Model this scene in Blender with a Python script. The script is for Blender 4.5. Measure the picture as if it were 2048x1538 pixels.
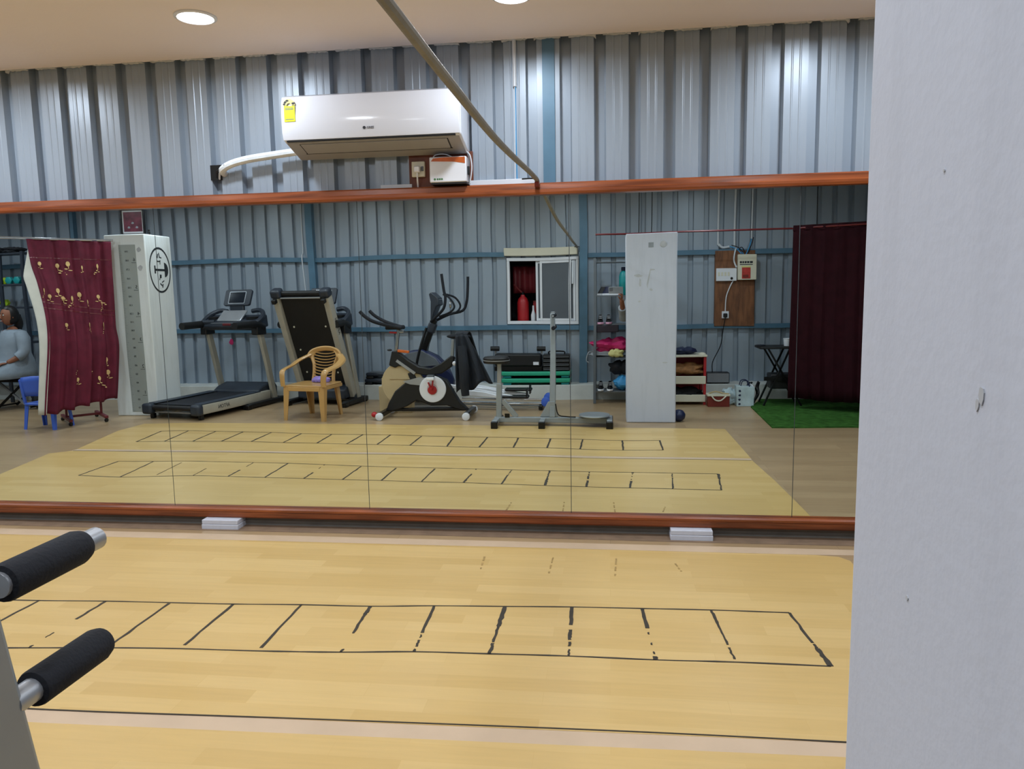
import bpy, bmesh, math, random
from mathutils import Vector, Matrix, Euler
random.seed(7)
for o in list(bpy.data.objects): bpy.data.objects.remove(o)
scene = bpy.context.scene
C = scene.collection
PI = math.pi
R = math.radians

# ------------------------------------------------------------------ camera
CAM_H = 1.389          # phone held at chest height
MIR_Y = 4.2            # mirror plane
YAW, PITCH, ROLL, FPX = R(7.44), R(7.10), R(-1.04), 1513.0
cy, sy, cp, sp, cr, sr = math.cos(YAW), math.sin(YAW), math.cos(PITCH), math.sin(PITCH), math.cos(ROLL), math.sin(ROLL)
_r = Vector((cy, sy, 0)); _f = Vector((-sy, cy, 0)); _u = Vector((0, 0, 1))
_f2 = _f*cp - _u*sp; _u2 = _u*cp + _f*sp
_r3 = _r*cr + _u2*sr; _u3 = _u2*cr - _r*sr
cd = bpy.data.cameras.new('camera'); cd.sensor_width = 36; cd.lens = FPX/2048*36; cd.clip_start = 0.01; cd.clip_end = 100
cam = bpy.data.objects.new('camera', cd); C.objects.link(cam)
M = Matrix((_r3, _u3, -_f2)).transposed().to_4x4(); M.translation = (0, 0, CAM_H)
cam.matrix_world = M
scene.camera = cam
# ------------------------------------------------------------------ world, exposure
w = bpy.data.worlds.new('world'); scene.world = w; w.use_nodes = True
w.node_tree.nodes['Background'].inputs[0].default_value = (0.01, 0.011, 0.012, 1)
w.node_tree.nodes['Background'].inputs[1].default_value = 0.2
vs = scene.view_settings
vs.view_transform = 'Standard'; vs.look = 'None'; vs.gamma = 1; vs.use_curve_mapping = False
vs.exposure = 0.0
LAMP_W = 11.3                      # watts of each ceiling downlight
LAMP_COL = (0.82, 0.905, 1.0)

# ------------------------------------------------------------------ materials
def S(r, g, b):
    f = lambda c: ((c/255+0.055)/1.055)**2.4 if c/255 > 0.04045 else c/255/12.92
    return (f(r), f(g), f(b))
MATS = {}
def mat(name, col, rough=0.5, metal=0.0, var=0.08, scale=6.0, bump=0.0, bscale=40.0, spec=0.5, stretch=(1,1,1), emit=0.0, coat=0.0, alpha=1.0):
    if name in MATS: return MATS[name]
    m = bpy.data.materials.new(name); m.use_nodes = True; nt = m.node_tree; N = nt.nodes; L = nt.links
    b = N['Principled BSDF']
    b.inputs['Roughness'].default_value = rough; b.inputs['Metallic'].default_value = metal
    b.inputs['Specular IOR Level'].default_value = spec
    b.inputs['Coat Weight'].default_value = coat; b.inputs['Coat Roughness'].default_value = 0.1
    tc = N.new('ShaderNodeTexCoord'); mp = N.new('ShaderNodeMapping'); mp.inputs['Scale'].default_value = stretch
    L.new(tc.outputs['Object'], mp.inputs['Vector'])
    nz = N.new('ShaderNodeTexNoise'); nz.inputs['Scale'].default_value = scale; nz.inputs['Detail'].default_value = 4
    L.new(mp.outputs[0], nz.inputs['Vector'])
    rp = N.new('ShaderNodeValToRGB'); e = rp.color_ramp.elements
    e[0].position = 0.3; e[1].position = 0.7
    e[0].color = tuple(max(0, c*(1-var)) for c in col)+(1,); e[1].color = tuple(min(1, c*(1+var)) for c in col)+(1,)
    L.new(nz.outputs['Fac'], rp.inputs['Fac']); L.new(rp.outputs[0], b.inputs['Base Color'])
    if bump:
        n2 = N.new('ShaderNodeTexNoise'); n2.inputs['Scale'].default_value = bscale; n2.inputs['Detail'].default_value = 3
        L.new(mp.outputs[0], n2.inputs['Vector'])
        bp = N.new('ShaderNodeBump'); bp.inputs['Strength'].default_value = bump; bp.inputs['Distance'].default_value = 0.01
        L.new(n2.outputs['Fac'], bp.inputs['Height']); L.new(bp.outputs[0], b.inputs['Normal'])
    if emit:
        b.inputs['Emission Color'].default_value = tuple(col)+(1,); b.inputs['Emission Strength'].default_value = emit
    if alpha < 1: b.inputs['Alpha'].default_value = alpha
    MATS[name] = m
    return m
def plank_mat(name, c1, c2, cm, pw, ph, rough, grain=0.25, gl=60.0):
    """printed plank vinyl: flat print with long strips along x"""
    m = bpy.data.materials.new(name); m.use_nodes = True; nt = m.node_tree; N = nt.nodes; L = nt.links
    b = N['Principled BSDF']; b.inputs['Roughness'].default_value = rough
    tc = N.new('ShaderNodeTexCoord')
    br = N.new('ShaderNodeTexBrick'); br.inputs['Scale'].default_value = 1.0
    br.inputs['Color1'].default_value = c1+(1,); br.inputs['Color2'].default_value = c2+(1,); br.inputs['Mortar'].default_value = cm+(1,)
    br.inputs['Brick Width'].default_value = pw; br.inputs['Row Height'].default_value = ph
    br.inputs['Mortar Size'].default_value = 0.0012; br.inputs['Mortar Smooth'].default_value = 0.5; br.inputs['Bias'].default_value = 0.0
    br.offset = 0.37
    L.new(tc.outputs['Object'], br.inputs['Vector'])
    mp = N.new('ShaderNodeMapping'); mp.inputs['Scale'].default_value = (1.2, gl/4, 1)
    L.new(tc.outputs['Object'], mp.inputs['Vector'])
    nz = N.new('ShaderNodeTexNoise'); nz.inputs['Scale'].default_value = 3; nz.inputs['Detail'].default_value = 5
    L.new(mp.outputs[0], nz.inputs['Vector'])
    n2 = N.new('ShaderNodeTexNoise'); n2.inputs['Scale'].default_value = 0.9; n2.inputs['Detail'].default_value = 2
    L.new(tc.outputs['Object'], n2.inputs['Vector'])
    add = N.new('ShaderNodeMath'); add.operation = 'ADD'
    L.new(nz.outputs['Fac'], add.inputs[0]); L.new(n2.outputs['Fac'], add.inputs[1])
    rp = N.new('ShaderNodeValToRGB'); e = rp.color_ramp.elements
    e[0].position = 0.35; e[1].position = 0.65
    g = 1-grain; e[0].color = (g, g, g, 1); e[1].color = (1, 1, 1, 1)
    hf = N.new('ShaderNodeMath'); hf.operation = 'MULTIPLY'; hf.inputs[1].default_value = 0.5
    L.new(add.outputs[0], hf.inputs[0]); L.new(hf.outputs[0], rp.inputs['Fac'])
    mx = N.new('ShaderNodeMix'); mx.data_type = 'RGBA'; mx.blend_type = 'MULTIPLY'; mx.inputs['Factor'].default_value = 1
    L.new(br.outputs['Color'], mx.inputs[6]); L.new(rp.outputs[0], mx.inputs[7]); L.new(mx.outputs[2], b.inputs['Base Color'])
    MATS[name] = m
    return m
def wood_mat(name, c1, c2, rough, stretch):
    m = bpy.data.materials.new(name); m.use_nodes = True; nt = m.node_tree; N = nt.nodes; L = nt.links
    b = N['Principled BSDF']; b.inputs['Roughness'].default_value = rough
    tc = N.new('ShaderNodeTexCoord'); mp = N.new('ShaderNodeMapping'); mp.inputs['Scale'].default_value = stretch
    L.new(tc.outputs['Object'], mp.inputs['Vector'])
    nz = N.new('ShaderNodeTexNoise'); nz.inputs['Scale'].default_value = 4; nz.inputs['Detail'].default_value = 6; nz.inputs['Distortion'].default_value = 0.6
    L.new(mp.outputs[0], nz.inputs['Vector'])
    rp = N.new('ShaderNodeValToRGB'); e = rp.color_ramp.elements
    e[0].position = 0.32; e[1].position = 0.68; e[0].color = c1+(1,); e[1].color = c2+(1,)
    L.new(nz.outputs['Fac'], rp.inputs['Fac']); L.new(rp.outputs[0], b.inputs['Base Color'])
    MATS[name] = m
    return m
def wall_paint(name, col, dirt):
    """white painted plaster: fine roller texture, faint vertical drags and grey dirt"""
    m = mat(name, col, 0.75, 0, 0.03, 2.2, 0.05, 110, 0.3)
    nt = m.node_tree; N = nt.nodes; L = nt.links; b = N['Principled BSDF']
    src = b.inputs['Base Color'].links[0].from_socket
    tc = N.new('ShaderNodeTexCoord'); mp = N.new('ShaderNodeMapping'); mp.inputs['Scale'].default_value = (9, 9, 0.9)
    L.new(tc.outputs['Object'], mp.inputs['Vector'])
    nz = N.new('ShaderNodeTexNoise'); nz.inputs['Scale'].default_value = 1.6; nz.inputs['Detail'].default_value = 6; nz.inputs['Roughness'].default_value = 0.65
    L.new(mp.outputs[0], nz.inputs['Vector'])
    rp = N.new('ShaderNodeValToRGB'); e = rp.color_ramp.elements; e[0].position = 0.5; e[1].position = 0.8
    e[0].color = (1, 1, 1, 1); e[1].color = tuple(dirt)+(1,)
    L.new(nz.outputs['Fac'], rp.inputs['Fac'])
    mx = N.new('ShaderNodeMix'); mx.data_type = 'RGBA'; mx.blend_type = 'MULTIPLY'; mx.inputs['Factor'].default_value = 1
    L.new(src, mx.inputs[6]); L.new(rp.outputs[0], mx.inputs[7]); L.new(mx.outputs[2], b.inputs['Base Color'])
    return m

m_sheet = mat('painted_sheet_steel', S(156, 168, 181), 0.36, 0.15, 0.012, 2, 0.03, 1.5, 0.6, (5, 5, 0.4))
m_blue = mat('blue_painted_steel', S(84, 120, 144), 0.4, 0.1, 0.12, 5)
m_ceil = mat('ceiling_plaster', S(244, 232, 228), 0.9, 0, 0.015, 1.5, 0.08, 30, 0.2)
m_plaster = mat('plaster_smear', S(200, 200, 200), 0.95, 0, 0.1, 30)
m_curb = mat('curb_cement', S(205, 208, 205), 0.85, 0, 0.08, 5, 0.1, 40)
m_white = wall_paint('white_wall_paint', S(200, 204, 216), (0.9, 0.9, 0.9))
m_whiteB = wall_paint('white_pillar_paint', S(226, 230, 230), (0.82, 0.83, 0.8))
m_floor = plank_mat('laminate_floor', S(184, 156, 120), S(170, 142, 108), S(140, 116, 88), 1.2, 0.16, 0.32, 0.22)
m_yel = plank_mat('yellow_vinyl', S(216, 183, 121), S(205, 170, 106), S(207, 172, 108), 0.62, 0.085, 0.34, 0.10)
m_strip = mat('pale_floor_strip', S(198, 172, 144), 0.5, 0, 0.06, 5)
m_wood = wood_mat('varnished_wood', S(98, 46, 22), S(162, 86, 45), 0.28, (0.5, 9, 9))
m_ply = wood_mat('plywood', S(96, 58, 34), S(136, 88, 54), 0.6, (6, 6, 1.2))
m_ply_red = wood_mat('dark_plywood', S(92, 44, 24), S(118, 60, 34), 0.5, (6, 6, 1.2))
m_tape = mat('black_tape', S(50, 42, 32), 0.7, 0, 0.3, 20)
m_tape_faint = mat('faded_tape', S(162, 132, 80), 0.7, 0, 0.3, 20)
m_black = mat('black_plastic', S(15, 15, 17), 0.5, 0, 0.1, 8)
m_blackm = mat('black_metal', S(13, 13, 15), 0.35, 0.2, 0.1, 8)
m_foam = mat('black_foam', S(34, 36, 42), 0.85, 0, 0.1, 30, 0.15, 250, 0.3)
m_grey = mat('dark_grey_plastic', S(42, 49, 60), 0.45, 0, 0.08, 8)
m_mid = mat('mid_grey_plastic', S(98, 104, 110), 0.5, 0, 0.08, 8)
m_silver = mat('silver_paint', S(168, 172, 178), 0.35, 0.5, 0.05, 8)
m_gpaint = mat('grey_paint', S(150, 156, 160), 0.4, 0.3, 0.06, 8)
m_beige = mat('beige_grey_paint', S(176, 170, 156), 0.45, 0.1, 0.05, 8)
m_wplas = mat('white_plastic', S(232, 234, 240), 0.22, 0, 0.01, 4, coat=0.2)
m_cream = mat('cream_plastic', S(222, 218, 198), 0.4, 0, 0.03, 4)
m_acunder = mat('shaded_ac_underside', S(158, 156, 156), 0.5, 0, 0.02, 4)  # grey stands for shade on the downward faces of the white plastic
m_acw = mat('glossy_white_plastic', S(228, 231, 240), 0.12, 0, 0.01, 4, coat=0.3)
m_grime_shade = mat('grimy_shaded_floor', S(128, 106, 86), 0.7, 0, 0.15, 12)  # colour holds the mirror frame's shadow on the laminate as well as dirt
m_base = mat('shadowed_base_board', S(112, 108, 102), 0.8, 0, 0.12, 8)  # board darkened to stand for the shadow under the mirror frame
m_dark = mat('dark_gap', S(14, 14, 15), 0.9)
m_tan = mat('tan_plastic', S(190, 148, 90), 0.3, 0, 0.05, 5, coat=0.15)
m_blueP = mat('blue_plastic', S(70, 106, 206), 0.35, 0, 0.05, 5)
m_navy = mat('navy_plastic', S(24, 34, 70), 0.4, 0, 0.1, 5)
m_maroon = mat('maroon_fabric', S(98, 26, 46), 0.75, 0, 0.18, 9, 0.15, 120, 0.3)
m_maroonD = mat('dark_maroon_fabric', S(42, 9, 17), 0.85, 0, 0.2, 9, 0.15, 120, 0.15)
m_lining = mat('cream_lining', S(206, 202, 190), 0.85, 0, 0.05, 9)
m_gold = mat('gold_print', S(232, 198, 136), 0.6, 0, 0.15, 40)
m_redm = mat('maroon_metal', S(104, 30, 36), 0.4, 0.1, 0.1, 6)
m_red = mat('red_plastic', S(176, 30, 36), 0.4, 0, 0.08, 6)
m_brownred = mat('brown_red_box', S(120, 38, 26), 0.6, 0, 0.1, 6)
m_green = mat('green_plastic', S(36, 164, 128), 0.45, 0, 0.06, 6)
m_lime = mat('lime_green', S(170, 200, 40), 0.6, 0, 0.2, 12)
m_teal = mat('teal_plastic', S(22, 140, 142), 0.4, 0, 0.1, 6)
m_pink = mat('magenta_fabric', S(190, 30, 96), 0.6, 0, 0.2, 10)
m_skyb = mat('sky_blue_fabric', S(62, 150, 206), 0.55, 0, 0.15, 10)
m_lemon = mat('pale_yellow_plastic', S(220, 212, 140), 0.5, 0, 0.1, 8)
m_bag = mat('pale_blue_bag', S(190, 208, 214), 0.5, 0, 0.15, 10)
m_jacket = mat('black_jacket_fabric', S(20, 25, 34), 0.8, 0, 0.2, 12, 0.2, 60)
m_purple = mat('purple_cloth', S(140, 120, 190), 0.8, 0, 0.3, 25)
m_board = mat('tan_card', S(186, 166, 128), 0.8, 0, 0.06, 6)
m_chrome = mat('chrome', S(200, 204, 210), 0.18, 0.9, 0.03, 5)
m_cable = mat('grey_cable', S(128, 122, 110), 0.55, 0, 0.12, 12, 0.1, 60)
m_pvc = mat('white_pvc', S(214, 220, 228), 0.4, 0, 0.03, 6)
m_wrap = mat('white_wrap', S(222, 230, 236), 0.5, 0, 0.12, 18, 0.4, 26)
m_yelst = mat('yellow_sticker', S(222, 230, 40), 0.4, 0, 0.05, 30)
m_orange = mat('orange_print', S(196, 96, 36), 0.35, 0, 0.25, 14)
m_inkg = mat('green_ink', S(58, 120, 66), 0.5)
m_ink = mat('dark_ink', S(40, 44, 48), 0.6, 0, 0.1)
m_inkgrey = mat('grey_ink', S(110, 114, 122), 0.6)
m_scuff = mat('scuff_grey', S(182, 184, 188), 0.85, 0, 0.1, 20)
m_chart = mat('grey_chart', S(158, 164, 160), 0.55, 0, 0.04, 3)
m_photo = mat('maroon_print', S(110, 44, 62), 0.25, 0, 0.5, 14)
m_grass = mat('artificial_turf', S(58, 100, 42), 0.95, 0, 0.35, 14, 0.6, 300, 0.1)
m_skin = mat('brown_skin', S(150, 96, 70), 0.55, 0, 0.06, 12)
m_hair = mat('black_hair', S(16, 14, 14), 0.5, 0, 0.2, 40)
m_tunic = mat('grey_tunic', S(146, 158, 170), 0.85, 0, 0.08, 9, 0.15, 90)
m_darkcl = mat('dark_clothes', S(26, 28, 34), 0.85, 0, 0.12, 9)
m_paleclo = mat('pale_grey_cloth', S(150, 156, 162), 0.85, 0, 0.12, 9)
m_screen = mat('dark_screen', S(20, 26, 36), 0.12, 0, 0.05, 5)
m_winglass = mat('frosted_pane', S(92, 98, 106), 0.55, 0, 0.04, 3)
m_amp = mat('grey_speaker_mesh', S(140, 142, 146), 0.6, 0.1, 0.06, 60, 0.3, 300)
m_redsw = mat('red_switch', S(190, 60, 50), 0.3, 0, 0.2, 30)
m_lamp = mat('lamp_diffuser', (1, 1, 1), 0.5, emit=14.0)
m_lip = mat('lip', S(128, 62, 56), 0.5)
m_eye = mat('eye_white', S(220, 216, 210), 0.3)
# mirror: slightly green-grey silvered glass
m_mirror = bpy.data.materials.new('mirror_glass'); m_mirror.use_nodes = True
_b = m_mirror.node_tree.nodes['Principled BSDF']
_b.inputs['Base Color'].default_value = (0.77, 0.85, 0.84, 1); _b.inputs['Metallic'].default_value = 1; _b.inputs['Roughness'].default_value = 0.0
_n = m_mirror.node_tree.nodes.new('ShaderNodeTexNoise'); _n.inputs['Scale'].default_value = 2.2; _n.inputs['Detail'].default_value = 0
_bp = m_mirror.node_tree.nodes.new('ShaderNodeBump'); _bp.inputs['Strength'].default_value = 0.06; _bp.inputs['Distance'].default_value = 0.01
_tc = m_mirror.node_tree.nodes.new('ShaderNodeTexCoord')
m_mirror.node_tree.links.new(_tc.outputs['Object'], _n.inputs['Vector'])
m_mirror.node_tree.links.new(_n.outputs['Fac'], _bp.inputs['Height']); m_mirror.node_tree.links.new(_bp.outputs[0], _b.inputs['Normal'])

# ------------------------------------------------------------------ helpers
def tag(o, label=None, cat=None, group=None, kind=None):
    if label: o['label'] = label
    if cat: o['category'] = cat
    if group: o['group'] = group
    if kind: o['kind'] = kind
    return o
def thing(name, label, cat, loc=(0, 0, 0), rz=0.0, group=None):
    o = bpy.data.objects.new(name, None); C.objects.link(o); o.empty_display_size = 0.1
    o.location = loc; o.rotation_euler = (0, 0, rz)
    return tag(o, label, cat, group)
def catmull(pts, k=6):
    pts = [Vector(p) for p in pts]; out = []
    for i in range(len(pts)-1):
        p0 = pts[max(i-1, 0)]; p1 = pts[i]; p2 = pts[i+1]; p3 = pts[min(i+2, len(pts)-1)]
        for j in range(k):
            t = j/k
            out.append(0.5*((2*p1)+(-p0+p2)*t+(2*p0-5*p1+4*p2-p3)*t*t+(-p0+3*p1-3*p2+p3)*t**3))
    out.append(pts[-1]); return out
class MB:
    def __init__(s): s.v = []; s.f = []
    def add(s, vs, fs):
        o = len(s.v); s.v += [tuple(v) for v in vs]; s.f += [tuple(i+o for i in f) for f in fs]; return s
    def box(s, x0, x1, y0, y1, z0, z1, mtx=None):
        vs = [Vector((x, y, z)) for z in (z0, z1) for y in (y0, y1) for x in (x0, x1)]
        if mtx: vs = [mtx @ v for v in vs]
        return s.add(vs, [(0, 2, 3, 1), (4, 5, 7, 6), (0, 1, 5, 4), (2, 6, 7, 3), (0, 4, 6, 2), (1, 3, 7, 5)])
    def bar(s, a, b, wx, wz, up=(0, 0, 1)):
        a = Vector(a); b = Vector(b); d = (b-a); L = d.length; d.normalize(); up = Vector(up)
        if abs(d.dot(up)) > 0.98: up = Vector((0, 1, 0)) if abs(d.y) < 0.9 else Vector((1, 0, 0))
        x = d.cross(up).normalized(); z = x.cross(d).normalized()
        m = Matrix((x, d, z)).transposed().to_4x4(); m.translation = a
        return s.box(-wx/2, wx/2, 0, L, -wz/2, wz/2, m)
    def prism(s, poly, axis, a0, a1):
        """poly of 2D points extruded along axis: x -> (y,z), y -> (x,z), z -> (x,y)"""
        def p3(p, a): return {'x': (a, p[0], p[1]), 'y': (p[0], a, p[1]), 'z': (p[0], p[1], a)}[axis]
        n = len(poly); vs = [p3(p, a0) for p in poly]+[p3(p, a1) for p in poly]
        fs = [tuple(range(n))[::-1], tuple(range(n, 2*n))]+[(i, (i+1) % n, n+(i+1) % n, n+i) for i in range(n)]
        return s.add(vs, fs)
    def tube(s, pts, r, n=8, smooth=0, caps=True, flat=1.0):
        pts = [Vector(p) for p in pts]
        rs = r if isinstance(r, (list, tuple)) else None
        if smooth:
            if rs:
                q = []
                for i in range(len(pts)-1): q += [rs[i]+(rs[i+1]-rs[i])*j/smooth for j in range(smooth)]
                rs = q+[rs[-1]]
            pts = catmull(pts, smooth)
        T = []
        for i in range(len(pts)):
            a = pts[max(i-1, 0)]; b = pts[min(i+1, len(pts)-1)]; d = b-a
            T.append(d.normalized() if d.length > 1e-9 else Vector((0, 0, 1)))
        u = T[0].orthogonal().normalized()
        if abs(T[0].z) < 0.9: u = (Vector((0, 0, 1))-T[0]*T[0].z).normalized()
        vs = []; fs = []
        for i, p in enumerate(pts):
            u = (u-T[i]*u.dot(T[i])).normalized(); v = T[i].cross(u)
            rr = rs[i] if rs else r
            for k in range(n):
                a = 2*PI*k/n; vs.append(p+u*(math.cos(a)*rr*flat)+v*(math.sin(a)*rr))
        for i in range(len(pts)-1):
            for k in range(n):
                fs.append((i*n+k, i*n+(k+1) % n, (i+1)*n+(k+1) % n, (i+1)*n+k))
        if caps: fs.append(tuple(range(n))[::-1]); fs.append(tuple((len(pts)-1)*n+k for k in range(n)))
        return s.add(vs, fs)
    def lathe(s, prof, c, axis='z', n=24):
        """prof list of (r, h); closed with caps"""
        c = Vector(c); vs = []; fs = []
        for r, h in prof:
            for k in range(n):
                a = 2*PI*k/n; p = (math.cos(a)*r, math.sin(a)*r)
                vs.append(c+{'z': Vector((p[0], p[1], h)), 'y': Vector((p[0], h, p[1])), 'x': Vector((h, p[0], p[1]))}[axis])
        for i in range(len(prof)-1):
            for k in range(n): fs.append((i*n+k, i*n+(k+1) % n, (i+1)*n+(k+1) % n, (i+1)*n+k))
        fs.append(tuple(range(n))[::-1]); fs.append(tuple((len(prof)-1)*n+k for k in range(n)))
        return s.add(vs, fs)
    def ell(s, c, r, n=14, m=8, fn=None):
        c = Vector(c); vs = []; fs = []
        for i in range(m+1):
            th = PI*i/m
            for k in range(n):
                a = 2*PI*k/n; d = Vector((math.sin(th)*math.cos(a), math.sin(th)*math.sin(a), math.cos(th)))
                p = Vector((d.x*r[0], d.y*r[1], d.z*r[2]))
                if fn: p = fn(p, d)
                vs.append(c+p)
        for i in range(m):
            for k in range(n): fs.append((i*n+k, (i+1)*n+k, (i+1)*n+(k+1) % n, i*n+(k+1) % n))
        return s.add(vs, fs)
    def grid(s, fn, nu, nv):
        vs = [fn(i/nu, j/nv) for j in range(nv+1) for i in range(nu+1)]
        fs = [(j*(nu+1)+i, j*(nu+1)+i+1, (j+1)*(nu+1)+i+1, (j+1)*(nu+1)+i) for j in range(nv) for i in range(nu)]
        return s.add(vs, fs)
    def ribbon(s, pts, wd, z=0.0):
        """thin flat strip on the floor through (x,y) points"""
        pts = [Vector((p[0], p[1], 0)) for p in pts]; vs = []; fs = []
        for i, p in enumerate(pts):
            d = (pts[min(i+1, len(pts)-1)]-pts[max(i-1, 0)]).normalized(); nrm = Vector((-d.y, d.x, 0))
            ww = (wd[i] if isinstance(wd, (list, tuple)) else wd)/2
            for sgn, zz in ((1, 0), (1, 0.0012), (-1, 0.0012), (-1, 0)): vs.append(p+nrm*ww*sgn+Vector((0, 0, z+zz)))
        for i in range(len(pts)-1):
            for k in range(4): fs.append((i*4+k, i*4+(k+1) % 4, i*4+4+(k+1) % 4, i*4+4+k))
        fs.append((3, 2, 1, 0)); n = len(pts)-1; fs.append((n*4, n*4+1, n*4+2, n*4+3))
        return s.add(vs, fs)
    def xf(s, m):
        s.v = [tuple(m @ Vector(v)) for v in s.v]; return s
    def mesh(s, name, m, smooth=35):
        me = bpy.data.meshes.new(name); me.from_pydata(s.v, [], s.f); me.materials.append(m)
        bm = bmesh.new(); bm.from_mesh(me); bmesh.ops.recalc_face_normals(bm, faces=bm.faces); bm.to_mesh(me); bm.free()
        if smooth:
            me.shade_smooth(); me.set_sharp_from_angle(angle=R(smooth))
        return me
    def build(s, name, m, parent=None, bevel=0.0, smooth=35, solid=0.0, sub=0, seg=2):
        o = bpy.data.objects.new(name, s.mesh(name, m, smooth)); C.objects.link(o)
        if parent: o.parent = parent
        if solid: md = o.modifiers.new('solid', 'SOLIDIFY'); md.thickness = solid; md.offset = 0
        if bevel: md = o.modifiers.new('bevel', 'BEVEL'); md.width = bevel; md.segments = seg; md.limit_method = 'ANGLE'; md.angle_limit = R(40)
        if sub: md = o.modifiers.new('sub', 'SUBSURF'); md.levels = sub; md.render_levels = sub
        return o
def rrect(x0, x1, z0, z1, r, n=4):
    out = []
    for cx, cz, a0 in ((x1-r, z1-r, 0), (x0+r, z1-r, 90), (x0+r, z0+r, 180), (x1-r, z0+r, 270)):
        for k in range(n+1):
            a = R(a0+90*k/n); out.append((cx+math.cos(a)*r, cz+math.sin(a)*r))
    return out
def inst(src, name, parent=None, loc=None, rot=None):
    o = bpy.data.objects.new(name, src.data); C.objects.link(o); o.parent = parent
    for md in src.modifiers:
        if md.type == 'BEVEL':
            b = o.modifiers.new('bevel', 'BEVEL'); b.width = md.width; b.segments = md.segments; b.limit_method = 'ANGLE'; b.angle_limit = md.angle_limit
    if loc: o.location = loc
    if rot: o.rotation_euler = rot
    return o
def text(name, s, size, m, parent, mtx, depth=0.0008, align='CENTER'):
    cu = bpy.data.curves.new(name, 'FONT'); cu.body = s; cu.size = size; cu.extrude = depth; cu.align_x = align; cu.align_y = 'CENTER'; cu.resolution_u = 2
    t = bpy.data.objects.new(name+'_tmp', cu); C.objects.link(t)
    dg = bpy.context.evaluated_depsgraph_get(); me = bpy.data.meshes.new_from_object(t.evaluated_get(dg)); bpy.data.objects.remove(t); bpy.data.curves.remove(cu)
    me.name = name; me.materials.clear(); me.materials.append(m)
    o = bpy.data.objects.new(name, me); C.objects.link(o); o.parent = parent; o.matrix_local = mtx
    return o
def face_mtx(loc, normal, up=(0, 0, 1)):
    """matrix that lays a local XY sheet on a face with the given outward normal"""
    z = Vector(normal).normalized(); x = Vector(up).cross(z).normalized(); y = z.cross(x)
    m = Matrix((x, y, z)).transposed().to_4x4(); m.translation = loc; return m
def skin(name, V, E, rad, m, parent, sub=2, root=0):
    me = bpy.data.meshes.new(name); me.from_pydata(V, E, []); me.materials.append(m)
    o = bpy.data.objects.new(name, me); C.objects.link(o); o.parent = parent
    md = o.modifiers.new('skin', 'SKIN'); md.use_smooth_shade = True; md.branch_smoothing = 0.6
    for i, sv in enumerate(me.skin_vertices[0].data):
        r = rad[i]; sv.radius = r if isinstance(r, tuple) else (r, r); sv.use_root = (i == root)
    s2 = o.modifiers.new('sub', 'SUBSURF'); s2.levels = sub; s2.render_levels = sub
    return o
# ================================================================== THE SHELL
X0, X1 = -9.95, 4.45            # room ends
YF = 4.235                      # crest plane of the front sheet wall (mirror wall)
YB = -1.36                      # crest plane of the back sheet wall
CEIL = 2.72
floor = MB().box(X0-0.1, X1+0.1, YB-0.2, YF+0.2, -0.08, 0).build('floor', m_floor); tag(floor, kind='structure')
CE = MB().box(X0-0.1, X1+0.1, YB-0.02, YF-0.022, CEIL, CEIL+0.03).build('ceiling', m_ceil); tag(CE, kind='structure')
def sheet_mesh(pitch, count, z0, z1, name, ribs=True):
    """trapezoid steel sheet: wide crests proud of narrow valleys, two small stiffening ribs on each crest; room side is -y"""
    d = 0.045; prof = []
    crest = pitch*0.65
    for k in range(count):
        x = k*pitch
        prof += [(x, 0)]
        for q in ((0.33, 0.67) if ribs else ()):
            c = x+crest*q
            prof += [(c-0.006, 0), (c-0.002, -0.0022), (c+0.002, -0.0022), (c+0.006, 0)]
        prof += [(x+crest, 0), (x+crest+0.008, d), (x+pitch-0.009, d)]
    prof.append((count*pitch-0.004, -0.0012)); prof.append((count*pitch+0.02, -0.0012))
    vs = [(x, y, z) for z in (z0, z1) for x, y in prof]; n = len(prof)
    return MB().add(vs, [(i, i+1, n+i+1, n+i) for i in range(n-1)]).mesh(name, m_sheet, 20)
def sheet(me, x, y, parent, rot=0.0):
    o = bpy.data.objects.new('steel_sheet', me); C.objects.link(o); o.parent = parent; o.location = (x, y, 0); o.rotation_euler = (0, 0, rot)
    return o
# front wall
wf = MB().box(X0, X1, YF+0.07, YF+0.1, -0.05, 3.0).build('wall_front', m_dark); tag(wf, kind='structure')
PF = 0.1832; sf = sheet_mesh(PF, 5, 0.0, 2.98, 'steel_sheet')
x = -0.295-PF*0.38+PF*5*5-0.02
xs = []
while x > X0: xs.append(x); x -= PF*5
xs.append(x)
for x in xs:
    if x < X1: sheet(sf, x, YF, wf)
# irregular plaster along the top of the front sheets
pl = MB()
for xs_ in xs:
    for k in range(5):
        x = xs_+k*PF
        if not -4.9 < x < 2.0: continue
        n = 12; a, b = x-random.uniform(0.004, 0.016), x+PF*0.65+random.uniform(0.0, 0.012)
        top = [(a+(b-a)*i/n, CEIL+0.012) for i in range(n+1)]; bot = []
        for i in range(n+1):
            e = 0.016 if i in (0, n) and random.random() < 0.5 else 0.004
            bot.append((a+(b-a)*i/n, CEIL-e*random.uniform(-0.3, 1.2)))
        pl.prism(top+bot[::-1], 'y', YF-0.03, YF-0.003)
o = pl.build('plaster_smear', m_plaster, CE, smooth=0); tag(o, kind='stuff')
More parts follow.
